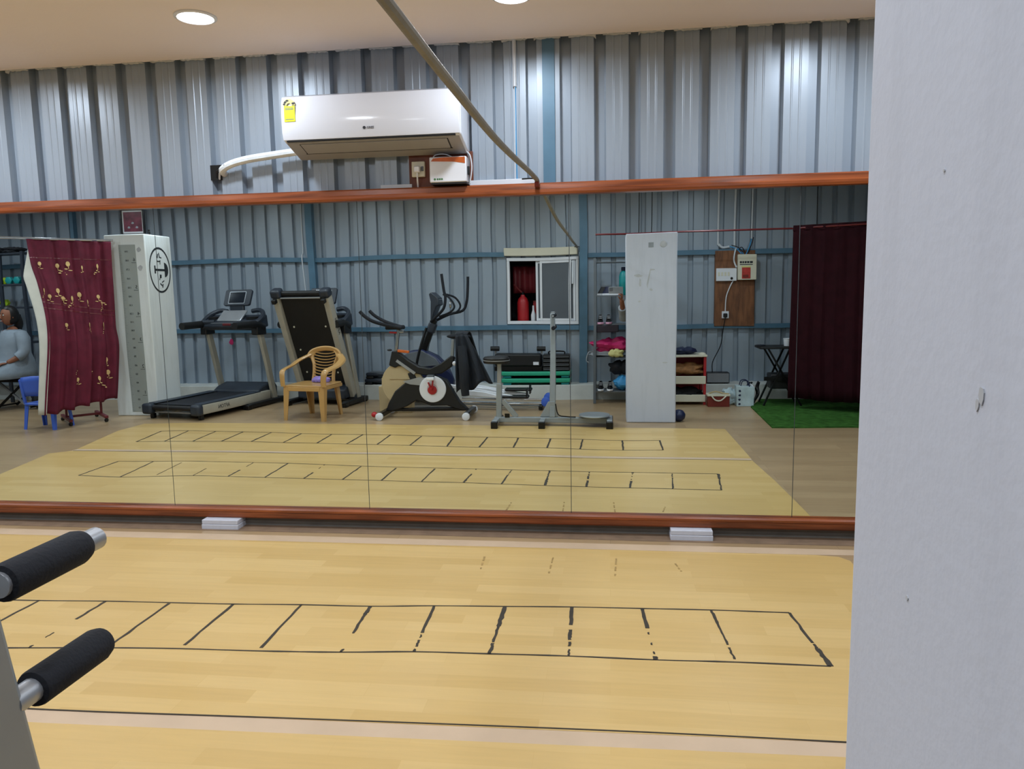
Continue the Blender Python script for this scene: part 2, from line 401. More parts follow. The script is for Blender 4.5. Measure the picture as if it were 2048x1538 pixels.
# back wall: sheets stand on a cement curb; the column of sheets behind the window is cut for it
wb = MB().box(X0, X1, YB-0.62, YB-0.6, -0.05, 3.0).build('wall_back', m_dark); tag(wb, kind='structure')
PB = 0.19
sb_full = sheet_mesh(PB, 5, 0.0, 2.98, 'steel_sheet', False); sb_low = sheet_mesh(PB, 5, 0.0, 0.955, 'steel_sheet', False); sb_up = sheet_mesh(PB, 5, 1.8, 2.98, 'steel_sheet', False)
k = -10
while -0.37+0.95*k < X1:
    xr = -0.37+0.95*k           # right edge of the sheet (it is turned round to face +y)
    if k == 0: sheet(sb_low, xr, YB, wb, PI); sheet(sb_up, xr, YB, wb, PI)
    elif xr > X0: sheet(sb_full, xr, YB, wb, PI)
    k += 1
curb = MB().box(X0, X1, YB-0.05, -1.07, -0.02, 0.19).build('baseboard_back', m_curb, bevel=0.008); tag(curb, kind='structure')
wl = MB().box(X0-0.1, X0, YB-0.6, YF+0.1, -0.05, 3.0).build('wall_left', m_sheet); tag(wl, kind='structure')
wr = MB().box(X1, X1+0.1, YB-0.6, YF+0.1, -0.05, 3.0).build('wall_right', m_sheet); tag(wr, kind='structure')
rf = MB().box(X0-0.1, X1+0.1, YB-0.7, YF+0.2, 2.98, 3.02).build('ceiling_roof_deck', m_dark); tag(rf, kind='structure')
# blue steel columns and girts
def steel_col(x, y0, y1, wd, label):
    t = thing('steel_column', label, 'column', (x, (y0+y1)/2, 0), 0, 'blue steel columns')
    hw = (y1-y0)/2
    MB().box(-wd/2, wd/2, -hw, -hw+0.008, 0, 2.97).build('flange', m_blue, t)
    MB().box(-wd/2, wd/2, hw-0.008, hw, 0, 2.97).build('flange', m_blue, t)
    MB().box(wd/2-0.012, wd/2-0.004, -hw+0.008, hw-0.008, 0, 2.97).build('web', m_blue, t)
    return t
steel_col(-0.325, YF-0.009, YF+0.055, 0.066, 'blue steel column on the mirror wall right of the air conditioner')
steel_col(-3.83, YF-0.009, YF+0.055, 0.12, 'blue steel column on the mirror wall at its far left')
steel_col(-0.335, YB-0.02, YB+0.1, 0.10, 'blue steel column between the sliding window and the shoe rack')
steel_col(-3.90, YB-0.02, YB+0.1, 0.09, 'blue steel column rising behind the folded treadmill')
steel_col(-7.30, YB-0.02, YB+0.08, 0.05, 'blue steel column behind the flowered maroon curtain')
def girt(x0, x1, z, label):
    t = thing('steel_girt', label, 'girt', (x0, YB+0.002, z), 0, 'blue steel girts on the back wall')
    L = x1-x0
    MB().box(0, L, 0, 0.055, 0.02, 0.026).build('upper_flange', m_blue, t)
    MB().box(0, L, 0.049, 0.055, -0.026, 0.02).build('web', m_blue, t)
    MB().box(0, L, 0, 0.055, -0.032, -0.026).build('lower_flange', m_blue, t)
girt(X0+0.02, -1.33, 1.845, 'upper blue girt on the back wall left of the window')
girt(-0.28, X1-0.02, 1.81, 'upper blue girt on the back wall right of the window')
girt(X0+0.02, -0.39, 0.915, 'lower blue girt on the back wall passing under the window')
girt(-0.28, X1-0.02, 0.905, 'lower blue girt on the back wall behind the shoe rack and switch board')

# ================================================================== CEILING DOWNLIGHTS
def downlight(x, y, label):
    t = thing('ceiling_downlight', label, 'light', (x, y, CEIL), 0, 'round ceiling downlights')
    MB().lathe([(0.082, 0.0), (0.098, 0.0), (0.098, -0.006), (0.084, -0.010), (0.082, -0.004)], (0, 0, 0), n=32).build('rim', m_wplas, t)
    MB().lathe([(0.0815, -0.001), (0.0815, -0.006)], (0, 0, 0), n=32).build('diffuser', m_lamp, t)
    ld = bpy.data.lights.new('downlight_lamp', 'AREA'); ld.shape = 'DISK'; ld.size = 0.16; ld.energy = LAMP_W; ld.color = LAMP_COL; ld.spread = R(170)
    lo = bpy.data.objects.new('downlight_lamp', ld); C.objects.link(lo); lo.parent = t; lo.location = (0, 0, -0.012)
cols = [-8.09, -6.56, -5.03, -3.50, -1.97, -0.44, 1.09, 2.62]
ORD = ['first', 'second', 'third', 'fourth', 'fifth', 'sixth', 'seventh', 'eighth']
for j, y in enumerate((3.60, 1.85, 0.15)):
    for i, x in enumerate(cols):
        if j == 2 and i >= 7: continue  # rightmost lamp of the rear row is unseen, added to brighten that side
        if j == 0 and i == 4: lb = 'round lit ceiling downlight above and left of the air conditioner'
        elif j == 0 and i == 5: lb = 'round lit ceiling downlight above the thick hanging cable'
        else: lb = ORD[i]+' ceiling downlight from the left in the '+['row along the mirror wall', 'middle row', 'unseen row over the exercise machines'][j]
        downlight(x, y, lb)

# ================================================================== FLOOR COVERINGS AND MARKINGS
mat1 = [(-4.62, 3.93), (-5.02, 2.30), (-4.88, 2.19), (-1.9, 2.195), (0.75, 2.262), (1.125, 2.27), (1.17, 2.9), (1.20, 3.86), (1.16, 3.915), (1.05, 3.935)]
tag(MB().prism(mat1, 'z', 0.0, 0.004).build('vinyl_mat', m_yel, smooth=0), 'yellow plank-patterned vinyl mat along the foot of the mirror', 'floor mat', 'yellow vinyl mats')
mat2 = [(-4.88, 2.10), (-5.10, 1.2), (-5.08, 0.80), (-4.48, 0.70), (-2.76, 0.71), (-1.13, 0.78), (0.4, 0.85), (1.12, 0.88), (1.13, 2.19), (0.68, 2.185), (-1.85, 2.115)]
tag(MB().prism(mat2, 'z', 0.0, 0.004).build('vinyl_mat', m_yel, smooth=0), 'yellow plank-patterned vinyl mat nearer the exercise machines', 'floor mat', 'yellow vinyl mats')
st = [(-4.88, 2.10), (-1.85, 2.115), (0.68, 2.185), (1.13, 2.19), (1.125, 2.27), (0.75, 2.262), (-1.9, 2.195), (-4.88, 2.19)]
tag(MB().prism(st, 'z', 0.0, 0.003).build('floor_strip', m_strip, smooth=0), 'pale bare strip of floor between the two yellow mats', 'floor strip')
tag(MB().prism([(-5.2, 3.935), (-5.2, 4.04), (1.6, 4.03), (1.6, 3.96), (1.05, 3.94)], 'z', 0.0, 0.003).build('floor_strip', m_strip, smooth=0), 'pale bare strip of floor in front of the mirror foot', 'floor strip')
tag(MB().prism([(-5.2, 4.115), (-3, 4.10), (-1, 4.105), (0.6, 4.095), (1.6, 4.10), (1.6, 4.22), (-5.2, 4.22)], 'z', 0.0, 0.0025).build('floor_strip', m_grime_shade, smooth=0), 'floor strip darkened with painted frame shadow and grime under the mirror', 'floor strip')
ZT = 0.0042
sl = [(-4.86, 2.075+0.11), (-3.9, 2.17), (-2.8, 2.185), (-1.89, 2.19), (-1.19, 2.215), (-0.6, 2.235), (-0.1, 2.25), (0.3, 2.258), (0.74, 2.262), (1.12, 2.268)]
tag(MB().ribbon([tuple(p[:2]) for p in catmull([(a, b, 0) for a, b in sl], 4)], 0.0062, ZT).build('floor_line', m_tape, smooth=0), 'long thin black line along the joint of the yellow mats', 'floor line')
def wav(a, b, w0, jit=0.004, n=6):
    """a slightly wavy hand-laid line from a to b"""
    pts = []; ws = []
    for i in range(n+1):
        t = i/n; k = 0 if i in (0, n) else 1
        pts.append((a[0]+(b[0]-a[0])*t+random.uniform(-jit, jit)*k, a[1]+(b[1]-a[1])*t+random.uniform(-jit, jit)*k)); ws.append(w0*random.uniform(0.75, 1.15))
    return pts, ws
def ladder(label, near, far, breaks, wl, wr, loc):
    t = thing('agility_ladder_marking', label, 'floor marking', (0, 0, 0), 0, 'black ladder markings')
    for line in (near, far):
        P = catmull([(a, b, 0) for a, b in line], 4)
        MB().ribbon([tuple(p[:2]) for p in P], [wl*random.uniform(0.7, 1.25) for _ in P], ZT).build('side_line', m_tape, t, smooth=0)
    for i, (a, b) in enumerate(zip(near, far)):
        for t0, t1, k in breaks.get(i, [(0.0, 1.0, 1.0)]):
            p = (a[0]+(b[0]-a[0])*t0, a[1]+(b[1]-a[1])*t0); q = (a[0]+(b[0]-a[0])*t1, a[1]+(b[1]-a[1])*t1)
            P, ws = wav(p, q, wr*k, 0.0025, 7); MB().ribbon(P, ws, ZT).build('rung', m_tape, t, smooth=0)
near1 = [(-4.15, 3.06), (-3.78, 3.09), (-3.52, 3.06), (-3.21, 3.03), (-2.92, 3.03), (-2.62, 3.04), (-2.30, 3.06), (-1.99, 3.07), (-1.69, 3.08), (-1.376, 3.10), (-1.06, 3.11), (-0.777, 3.14), (-0.462, 3.16), (-0.168, 3.18), (0.137, 3.19), (0.43, 3.20), (0.756, 3.20)]
far1 = [(-4.15, 2.57), (-3.84, 2.56), (-3.57, 2.54), (-3.25, 2.55), (-2.94, 2.56), (-2.64, 2.57), (-2.31, 2.60), (-1.99, 2.63), (-1.69, 2.65), (-1.37, 2.66), (-1.04, 2.68), (-0.756, 2.71), (-0.462, 2.72), (-0.158, 2.73), (0.168, 2.73), (0.462, 2.74), (0.798, 2.74)]
ladder('black taped ladder marking on the mat along the mirror', near1, far1,
       {2: [(0.1, 0.9, 0.5)], 3: [(0, 0.5, 0.5)], 4: [(0.0, 0.45, 1), (0.7, 1, 0.5)], 6: [(0, 0.42, 1), (0.7, 0.8, 0.5), (0.95, 1, 0.7)], 10: [(0, 0.2, 1.3), (0.2, 0.62, 0.9), (0.94, 1, 0.8)], 11: [(0, 0.62, 1), (0.66, 0.72, 0.5), (0.77, 0.9, 0.8), (0.95, 1, 0.8)],
        12: [(0, 0.45, 1.5), (0.45, 0.78, 0.9), (0.8, 1, 1.1)], 13: [(0, 0.4, 1.2), (0.5, 0.7, 1.1), (0.74, 0.82, 0.9), (0.88, 1, 0.6)], 14: [(0, 0.42, 1.2), (0.5, 0.54, 0.5), (0.7, 0.74, 0.5), (0.86, 0.9, 0.6), (0.94, 1.0, 1.4)],
        15: [(0, 0.3, 1.0), (0.3, 0.7, 0.7), (0.75, 0.95, 0.7)], 16: [(0, 0.6, 0.9), (0.62, 0.7, 0.8), (0.7, 1, 1.5)], 7: [(0.02, 0.97, 1)], 8: [(0.0, 0.93, 1)], 9: [(0, 0.94, 1)]}, 0.009, 0.013, None)
near2 = [(-4.53, 1.76), (-4.26, 1.73), (-3.97, 1.72), (-3.68, 1.71), (-3.38, 1.71), (-3.06, 1.73), (-2.72, 1.74), (-2.42, 1.77), (-2.13, 1.78), (-1.81, 1.80), (-1.46, 1.83), (-1.16, 1.86), (-0.85, 1.88), (-0.55, 1.88), (-0.26, 1.90), (0.11, 1.92), (0.45, 1.91)]
far2 = [(-4.61, 1.22), (-4.33, 1.18), (-4.01, 1.20), (-3.70, 1.22), (-3.40, 1.23), (-3.07, 1.27), (-2.74, 1.29), (-2.42, 1.30), (-2.14, 1.30), (-1.81, 1.34), (-1.49, 1.37), (-1.16, 1.40), (-0.86, 1.43), (-0.55, 1.46), (-0.25, 1.46), (0.11, 1.49), (0.45, 1.48)]
ladder('black taped ladder marking on the mat nearer the exercise machines', near2, far2, {}, 0.012, 0.016, None)
t = thing('faded_ladder_marking', 'faded broken rung marks of an old ladder close to the mirror', 'floor marking')
for a, b in (((-0.655, 3.775), (-0.645, 3.60)), ((-0.295, 3.79), (-0.30, 3.57)), ((0.03, 3.80), (0.022, 3.56)), ((0.325, 3.75), (0.345, 3.645))):
    for t0, t1 in ((0, 0.35), (0.5, 0.72), (0.9, 1.0)):
        P, ws = wav((a[0]+(b[0]-a[0])*t0, a[1]+(b[1]-a[1])*t0), (a[0]+(b[0]-a[0])*t1, a[1]+(b[1]-a[1])*t1), 0.009, 0.001, 3); MB().ribbon(P, ws, ZT).build('rung', m_tape_faint, t, smooth=0)
# turf carpet
tag(MB().prism([(1.60, -0.47), (1.58, 0.80), (4.2, 0.78), (4.2, -1.04), (1.82, -1.04)], 'z', 0.0, 0.012).build('turf_carpet', m_grass, smooth=0), 'bright green artificial turf carpet under the dark maroon curtain', 'carpet')

# ================================================================== MIRROR
t = thing('wall_mirror', 'long wall mirror of five panels in a varnished wood frame', 'mirror', (0, MIR_Y, 0))
seams = [-5.10, -3.87, -2.64, -1.41, -0.22, 0.99, 2.2]
for a, b in zip(seams, seams[1:]):
    MB().box(a+0.0018, b-0.0018, 0, 0.005, 0.06, 1.945).build('mirror_panel', m_mirror, t, smooth=0)
MB().box(-5.12, 2.22, 0.006, 0.02, 0.07, 1.94).build('backing_board', m_mid, t)
pt = [(-0.030, 1.900), (-0.034, 1.912), (-0.034, 1.925), (-0.028, 1.930), (-0.026, 1.955), (-0.018, 1.963), (0.024, 1.963), (0.024, 1.948), (0.0, 1.946), (-0.002, 1.900)]
MB().prism(pt, 'x', -5.16, 2.26).build('top_rail', m_wood, t, smooth=0)
def brail():
    prof = [(-0.030, 0.122), (-0.036, 0.112), (-0.036, 0.100), (-0.029, 0.095), (-0.027, 0.066), (-0.020, 0.058), (0.024, 0.058), (0.024, 0.07), (0.0, 0.07), (-0.002, 0.122)]
    return MB().prism(prof, 'x', -5.16, 2.26)
brail().build('bottom_rail', m_wood, t, smooth=0)
for a, b in ((-5.16, -5.10), (2.20, 2.26)): MB().box(a, b, -0.03, 0.024, 0.058, 1.963).build('side_stile', m_wood, t, bevel=0.006)
for a, b, nm in ((-2.43, -2.20, 'white block under the mirror frame at left of centre'), (0.33, 0.56, 'white block under the mirror frame near the white pillar')):
    q = thing('support_block', nm, 'block', ((a+b)/2, 4.18, 0), 0, 'white blocks under the mirror')
    hw = (b-a)/2
    MB().box(-hw, hw, -0.06, 0.05, 0, 0.03).build('lower_slab', m_white, q, bevel=0.003)
    MB().box(-hw+0.002, hw-0.002, -0.058, 0.05, 0.031, 0.0575).build('upper_slab', m_white, q, bevel=0.003)
tag(MB().box(-1.27, -1.09, YF-0.03, YF-0.001, 1.964, 1.985).build('cable_trunking', m_pvc, bevel=0.002), 'short pale trunking above the mirror rail left of the socket board', 'trunking')
tag(MB().box(-0.765, -0.40, YF-0.03, YF-0.001, 1.964, 1.992).build('cable_trunking', m_pvc, bevel=0.002), 'pale trunking above the mirror rail right of the stabilizer box', 'trunking')

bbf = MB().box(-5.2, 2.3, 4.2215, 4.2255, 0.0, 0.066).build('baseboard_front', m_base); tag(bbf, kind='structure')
# ================================================================== WHITE PILLARS
def scuff(parent, pts, normal_axis, depth):
    mb = MB()
    if normal_axis == 'y': mb.prism(pts, 'y', depth, depth+0.0006)
    else: mb.prism(pts, 'x', depth-0.0006, depth)
    return mb.build('scuff_mark', m_scuff, parent, smooth=0)
def blob(cx, cz, rx, rz, n=9, seed=1):
    rnd = random.Random(seed); return [(cx+math.cos(2*PI*k/n)*rx*rnd.uniform(0.7, 1.15), cz+math.sin(2*PI*k/n)*rz*rnd.uniform(0.7, 1.15)) for k in range(n)]
t = thing('white_pillar', 'bare scuffed white pillar close on the right with no chart', 'pillar', (0.42, 0.375, 0), 0, 'white pillars')
MB().box(-0.255, 0.255, -0.16, 0.16, 0, 1.94).build('shaft', m_white, t, bevel=0.012, seg=3)
for k, p in enumerate(([(-0.035, 1.38), (0.0, 1.56), (0.04, 1.565), (0.04, 1.575), (-0.005, 1.58), (-0.045, 1.42)], blob(-0.13, 1.51, 0.045, 0.016, 9, 2), blob(-0.11, 1.44, 0.012, 0.05, 9, 3), blob(0.0, 1.37, 0.018, 0.014, 9, 4), blob(-0.12, 1.25, 0.014, 0.01, 9, 5), blob(0.14, 0.62, 0.03, 0.008, 9, 6))):
    scuff(t, p, 'y', 0.16)
MB().lathe([(0.032, 0), (0.032, 0.006), (0.02, 0.008)], (0.12, 0.16, 1.825), 'y', 16).build('ceiling_rose_plate', m_scuff, t)
MB().box(-0.025, 0.025, 0.16, 0.163, 1.795, 1.845).build('sticker', m_paleclo, t)
for k, p in enumerate((blob(-0.016, 1.3385, 0.0028, 0.0048, 9, 8), blob(-0.013, 1.334, 0.002, 0.003, 9, 28), blob(0.055, 1.214, 0.0016, 0.0016, 7, 9), blob(0.035, 1.444, 0.0012, 0.0008, 7, 19))):
    scuff(t, p, 'x', -0.255)
# left pillar with height chart, painted emblem and picture
PLX, PLY = -5.505, 0.0
t = thing('white_pillar', 'white pillar at left carrying a grey height chart and round emblem', 'pillar', (PLX, PLY, 0), 0, 'white pillars')
MB().box(-0.255, 0.255, -0.25, 0.25, 0, 2.10).build('shaft', m_whiteB, t, bevel=0.012, seg=3)
ch = MB().prism(rrect(-0.07, 0.135, 0.05, 1.98, 0.004), 'y', 0.2502, 0.2535).build('height_chart', m_chart, t, smooth=0); tag(ch, 'grey height chart with rows of numbers')
FY = lambda x, z: face_mtx((x, 0.2545, z), (0, 1, 0))
for k in range(1, 7):
    z = k*0.305-0.02
    text('foot_numeral', str(k), 0.055, m_ink, ch, FY(0.11, z))
    MB().box(0.075, 0.13, 0.2535, 0.2545, z-0.036, z-0.032).build('foot_tick', m_ink, ch, smooth=0)
for k in range(1, 20):
    z = k*0.1
    text('centimetre_numeral', str(k*10), 0.03, m_ink, ch, FY(0.025, z))
tk = MB()
for k in range(0, 95): tk.box(-0.067, -0.067+(0.03 if k % 5 == 0 else 0.016), 0.2535, 0.2542, 0.06+k*0.02, 0.0625+k*0.02)
tag(tk.build('tick_marks', m_inkgrey, ch, smooth=0), kind='stuff')
for z in (1.92, 1.72): MB().prism(blob(0.175, z, 0.03, 0.03, 10, int(z*10)), 'y', 0.25, 0.253).build('tape_patch', m_scuff, t, smooth=0)
# emblem on the right-hand face: ring, dumbbell, short marks
em = MB(); n = 40
def ring_pt(a, r): return (0.02+math.cos(a)*r, 1.70+math.sin(a)*r*1.28)
vs = []; fs = []
for k in range(n):
    a = 2*PI*k/n
    for r, xx in ((0.205, 0.2552), (0.205, 0.2562), (0.187, 0.2562), (0.187, 0.2552)):
        y, z = ring_pt(a, r); vs.append((xx, y-0.02, z))
for k in range(n):
    for j in range(4): fs.append((k*4+j, k*4+(j+1) % 4, ((k+1) % n)*4+(j+1) % 4, ((k+1) % n)*4+j))
em.add(vs, fs)
emb = em.build('emblem_ring', m_ink, t, smooth=0); tag(emb, 'round black painted emblem with a dumbbell')
MB().prism([(-0.09, 1.69), (0.09, 1.69), (0.09, 1.715), (-0.09, 1.715)], 'x', 0.2552, 0.2562).build('dumbbell_bar', m_ink, emb, smooth=0)
MB().prism([(-0.085, 1.62), (-0.085, 1.79)]+[(-0.085-0.075*math.sin(PI*k/8), 1.705+0.085*math.cos(PI*k/8)) for k in range(1, 8)], 'x', 0.2552, 0.2562).build('dumbbell_weight', m_ink, emb, smooth=0)
MB().prism([(0.085, 1.66), (0.11, 1.66), (0.11, 1.75), (0.085, 1.75)], 'x', 0.2552, 0.2562).build('dumbbell_weight', m_ink, emb, smooth=0)
for (yy, zz, w_, h_, a_) in ((0.03, 1.86, 0.016, 0.05, 20), (0.0, 1.875, 0.014, 0.045, -15), (-0.02, 1.845, 0.05, 0.012, 10), (0.02, 1.80, 0.05, 0.014, 0), (-0.01, 1.79, 0.012, 0.05, 10), (0.0, 1.63, 0.035, 0.04, 5), (0.02, 1.60, 0.012, 0.03, 20), (-0.04, 1.57, 0.05, 0.012, -25), (0.0, 1.535, 0.045, 0.016, 35), (-0.03, 1.52, 0.016, 0.045, 15)):
    c, s_ = math.cos(R(a_)), math.sin(R(a_))
    MB().prism([(yy+dx*c-dz*s_, zz+dx*s_+dz*c) for dx, dz in ((-w_/2, -h_/2), (w_/2, -h_/2), (w_/2, h_/2), (-w_/2, h_/2))], 'x', 0.2552, 0.2562).build('emblem_stroke', m_ink, emb, smooth=0)
# picture standing on the pillar
t = thing('framed_picture', 'small framed maroon picture standing on the charted white pillar', 'picture', (PLX+0.04, PLY+0.1, 2.10))
for (a, b, c, d) in ((-0.15, 0.15, 0.0, 0.018), (-0.15, 0.15, 0.282, 0.30), (-0.15, -0.132, 0.018, 0.282), (0.132, 0.15, 0.018, 0.282)):
    MB().box(a, b, 0, 0.03, c, d).build('frame_bar', m_blackm, t, bevel=0.003)
MB().box(-0.132, 0.132, 0.004, 0.012, 0.018, 0.282).build('mount', m_wplas, t, smooth=0)
MB().box(-0.115, 0.115, 0.0122, 0.014, 0.04, 0.265).build('print', m_photo, t, smooth=0)
for p in ((0.0, 0.14), (-0.05, 0.09), (0.05, 0.09)):
    MB().prism(blob(p[0], p[1], 0.018, 0.015, 9, 3), 'y', 0.0142, 0.0148).build('figure_spot', m_paleclo, t, smooth=0)
t = thing('small_figurine', 'tiny dark figurine on the charted white pillar beside the picture', 'figurine', (PLX+0.225, PLY+0.1, 2.10))
MB().lathe([(0.018, 0), (0.018, 0.006), (0.010, 0.012), (0.014, 0.03), (0.008, 0.042)], (0, 0, 0), n=12).build('body', m_dark, t)
MB().ell((0, 0, 0.052), (0.012, 0.012, 0.013)).build('head', m_dark, t)
# ================================================================== ON THE MIRROR WALL
t = thing('air_conditioner', 'white split air conditioner on the corrugated wall above the mirror', 'air conditioner', (-1.245, 4.0, 2.14))
W2 = 0.482
prof = [(-0.015, 0.282), (0.02, 0.30), (0.23, 0.30), (0.23, 0.0), (0.19, -0.004), (0.0, 0.052), (-0.018, 0.06)]
MB().prism(prof, 'x', -W2, W2).build('body', m_acw, t, bevel=0.012, seg=3)
fp = [(-0.024, 0.060), (-0.034, 0.10), (-0.036, 0.18), (-0.030, 0.25), (-0.016, 0.287), (-0.012, 0.28), (-0.018, 0.07)]
MB().prism(fp, 'x', -W2+0.002, W2-0.002).build('front_panel', m_acw, t, bevel=0.004)
MB().box(-W2+0.02, W2-0.03, -0.023, -0.005, 0.0535, 0.0605).build('outlet_slot', m_dark, t)
und = [(0.0, 0.0512), (-0.002, 0.0508), (0.186, -0.0058), (0.19, -0.005)]
MB().prism(und, 'x', -W2+0.012, W2-0.012).build('underside', m_acunder, t)
lv = MB(); dz = (0.051+0.0055)/0.188
yz = lambda y: 0.0502-dz*y-0.0014
lv.prism([(0.012, yz(0.012)), (0.11, yz(0.11)), (0.11, yz(0.11)-0.003), (0.012, yz(0.012)-0.003)], 'x', -0.40, 0.40); lv.build('louver', m_acunder, t, bevel=0.001)
gp = MB(); gp.prism([(0.112, yz(0.112)), (0.118, yz(0.118)), (0.118, yz(0.118)-0.0012), (0.112, yz(0.112)-0.0012)], 'x', -0.41, 0.41)
for x in (-0.405, 0.402): gp.prism([(0.012, yz(0.012)), (0.116, yz(0.116)), (0.116, yz(0.116)-0.0012), (0.012, yz(0.012)-0.0012)], 'x', x, x+0.004)
gp.build('louver_gap', m_dark, t)
stk = MB().box(-0.462, -0.402, -0.0375, -0.036, 0.155, 0.235).build('energy_label', m_yelst, t, smooth=0)
arc = [(-0.434+math.cos(R(a))*0.034, 0.238+math.sin(R(a))*0.034) for a in range(0, 181, 20)]+[(-0.434+math.cos(R(a))*0.012, 0.238+math.sin(R(a))*0.012) for a in range(180, -1, -30)]
MB().prism(arc, 'y', -0.0372, -0.0355).build('star_arc', m_lemon, stk, smooth=0)
for a in (20, 140, 165, 110): MB().prism(blob(-0.434+math.cos(R(a))*0.026, 0.238+math.sin(R(a))*0.026, 0.009, 0.006, 7, a), 'y', -0.0378, -0.0370).build('star_mark', m_ink, stk, smooth=0)
for z in (0.222, 0.216, 0.165): MB().box(-0.455, -0.41, -0.0379, -0.0374, z, z+0.0035).build('print_line', m_inkgrey, stk, smooth=0)
FF = lambda x, z, y=-0.0352: face_mtx((x, y, z), (0, -1, 0))
lg = MB().lathe([(0.008, 0), (0.008, 0.0012)], (-0.028, -0.0362, 0.108), 'y', 16).build('logo_disc', m_ink, t)
text('logo_text', 'GREE', 0.017, m_inkgrey, t, FF(0.005, 0.1075, -0.0355))
# refrigerant pipes in white wrapping, running to a hole in the wall
t = thing('wrapped_pipe', 'white wrapped pipe running from the air conditioner to a wall hole', 'pipe', (-2.2, 4.2, 2.1))
P0 = Vector((-2.2, 4.2, 2.1))
pts = [Vector(p)-P0 for p in ((-2.205, 4.25, 2.085), (-2.19, 4.19, 2.10), (-2.13, 4.175, 2.127), (-2.03, 4.17, 2.148), (-1.90, 4.17, 2.163), (-1.78, 4.17, 2.175), (-1.70, 4.17, 2.182))]
MB().tube(pts, 0.021, 10, 5).build('insulated_bundle', m_wrap, t)
MB().tube([Vector(p)-P0 for p in ((-2.23, 4.225, 2.055), (-2.205, 4.19, 2.09), (-2.16, 4.16, 2.125))], 0.006, 6, 4).build('wire', m_pvc, t)
MB().tube([Vector(p)-P0 for p in ((-2.235, 4.25, 2.06), (-2.235, 4.21, 2.09), (-2.20, 4.20, 2.11))], 0.008, 6, 4).build('drain_hose', m_black, t)
tag(MB().box(-2.285, -2.215, YF-0.0065, YF-0.0045, 2.05, 2.135).build('wall_hole', m_dark), 'dark square hole in the steel wall where the pipe enters', 'hole')
# socket board, socket with plug
t = thing('socket_board', 'dark wooden board with a white socket left of the stabilizer', 'switch board', (-1.045, YF, 1.965))
MB().box(-0.06, 0.30, -0.022, -0.005, 0.0, 0.185).build('board', m_ply_red, t, bevel=0.002)
MB().box(-0.04, 0.034, -0.045, -0.022, 0.055, 0.138).build('socket', m_cream, t, bevel=0.004)
MB().box(-0.022, 0.012, -0.075, -0.045, 0.075, 0.11).build('plug', m_wplas, t, bevel=0.006)
MB().box(0.014, 0.028, -0.05, -0.045, 0.085, 0.11).build('switch', m_mid, t, bevel=0.001)
MB().tube([(-0.005, -0.06, 0.08), (-0.006, -0.055, 0.04), (-0.010, -0.03, 0.0)], 0.005, 6, 4).build('cord', m_wplas, t)
# stabilizer
t = thing('voltage_stabilizer', 'white voltage stabilizer with an orange top under the air conditioner', 'stabilizer', (-0.868, YF-0.022, 1.972))
MB().box(-0.102, 0.102, -0.085, -0.001, 0.005, 0.140).build('case', m_wplas, t, bevel=0.006)
MB().box(-0.095, 0.10, -0.08, -0.004, -0.004, 0.0045).build('base', m_black, t)
op = [(-0.092, 0.117), (0.03, 0.112), (0.095, 0.102), (0.095, 0.136), (-0.02, 0.136), (-0.08, 0.132)]
MB().prism(op, 'y', -0.0865, -0.0852).build('orange_band', m_orange, t, smooth=0)
MB().lathe([(0.006, 0), (0.006, 0.001)], (-0.073, -0.0862, 0.022), 'y', 12).build('logo_dot', m_inkg, t)
for i in range(3): MB().box(-0.062+i*0.012, -0.053+i*0.012, -0.0862, -0.0852, 0.0175, 0.0265).build('logo_mark', m_inkg, t, smooth=0)
MB().tube([(-0.09, -0.05, 0.14), (-0.07, -0.055, 0.156), (-0.02, -0.05, 0.158), (0.02, -0.04, 0.142)], 0.003, 6, 5).build('cord', m_pvc, t)
MB().tube([(0.09, -0.03, 0.175), (0.115, -0.04, 0.15), (0.125, -0.045, 0.09), (0.118, -0.045, 0.03), (0.108, -0.04, -0.004)], 0.0035, 6, 5).build('cord', m_pvc, t)
MB().tube([(0.098, -0.03, 0.17), (0.112, -0.045, 0.12), (0.108, -0.05, 0.06), (0.11, -0.04, -0.004)], 0.0035, 6, 5).build('cord', m_mid, t)
MB().box(0.102, 0.114, -0.06, -0.04, 0.045, 0.09).build('plug', m_black, t, bevel=0.003)
# conduit with two wires
t = thing('wall_conduit', 'short white conduit with loose wires left of the blue column', 'conduit', (-0.507, YF, 1.99))
MB().tube([(0, -0.012, 0.735), (0, -0.012, 0.49)], 0.010, 10).build('pipe', m_pvc, t)
MB().tube([(0, -0.012, 0.50), (-0.003, -0.012, 0.25), (-0.006, -0.010, 0.0)], 0.003, 6, 4).build('wire', m_pvc, t)
MB().tube([(0.004, -0.012, 0.50), (0.002, -0.010, 0.25), (0.004, -0.010, 0.0)], 0.003, 6, 4).build('wire', m_skyb, t)
# thick grey cable slung across the room from the mirror rail to the back wall
t = thing('hanging_cable', 'thick grey cable slung across the room over the mirror', 'cable', (-0.39, 4.15, 1.96))
O = Vector((-0.39, 4.15, 1.96))
cp_ = [(-0.385, 4.165, 1.950), (-0.387, 4.16, 1.972), (-0.390, 4.10, 1.978), (-0.392, 3.75, 1.965), (-0.393, 3.2, 1.935), (-0.393, 2.6, 1.91), (-0.392, 1.9, 1.902), (-0.392, 1.2, 1.90), (-0.395, 0.4, 1.895), (-0.40, -0.4, 1.90), (-0.41, -1.0, 1.91), (-0.42, -1.28, 1.918)]
MB().tube([Vector(p)-O for p in cp_], 0.0125, 10, 5).build('cable', m_cable, t)
MB().box(-0.010, 0.014, -0.004, 0.018, -0.022, 0.006).build('rail_bracket', m_brownred, t, bevel=0.003)
MB().tube([Vector(p)-O for p in ((-0.47, 4.17, 1.985), (-0.41, 4.165, 1.985), (-0.385, 4.165, 1.975))], 0.004, 6, 3).build('tie_wire', m_dark, t)

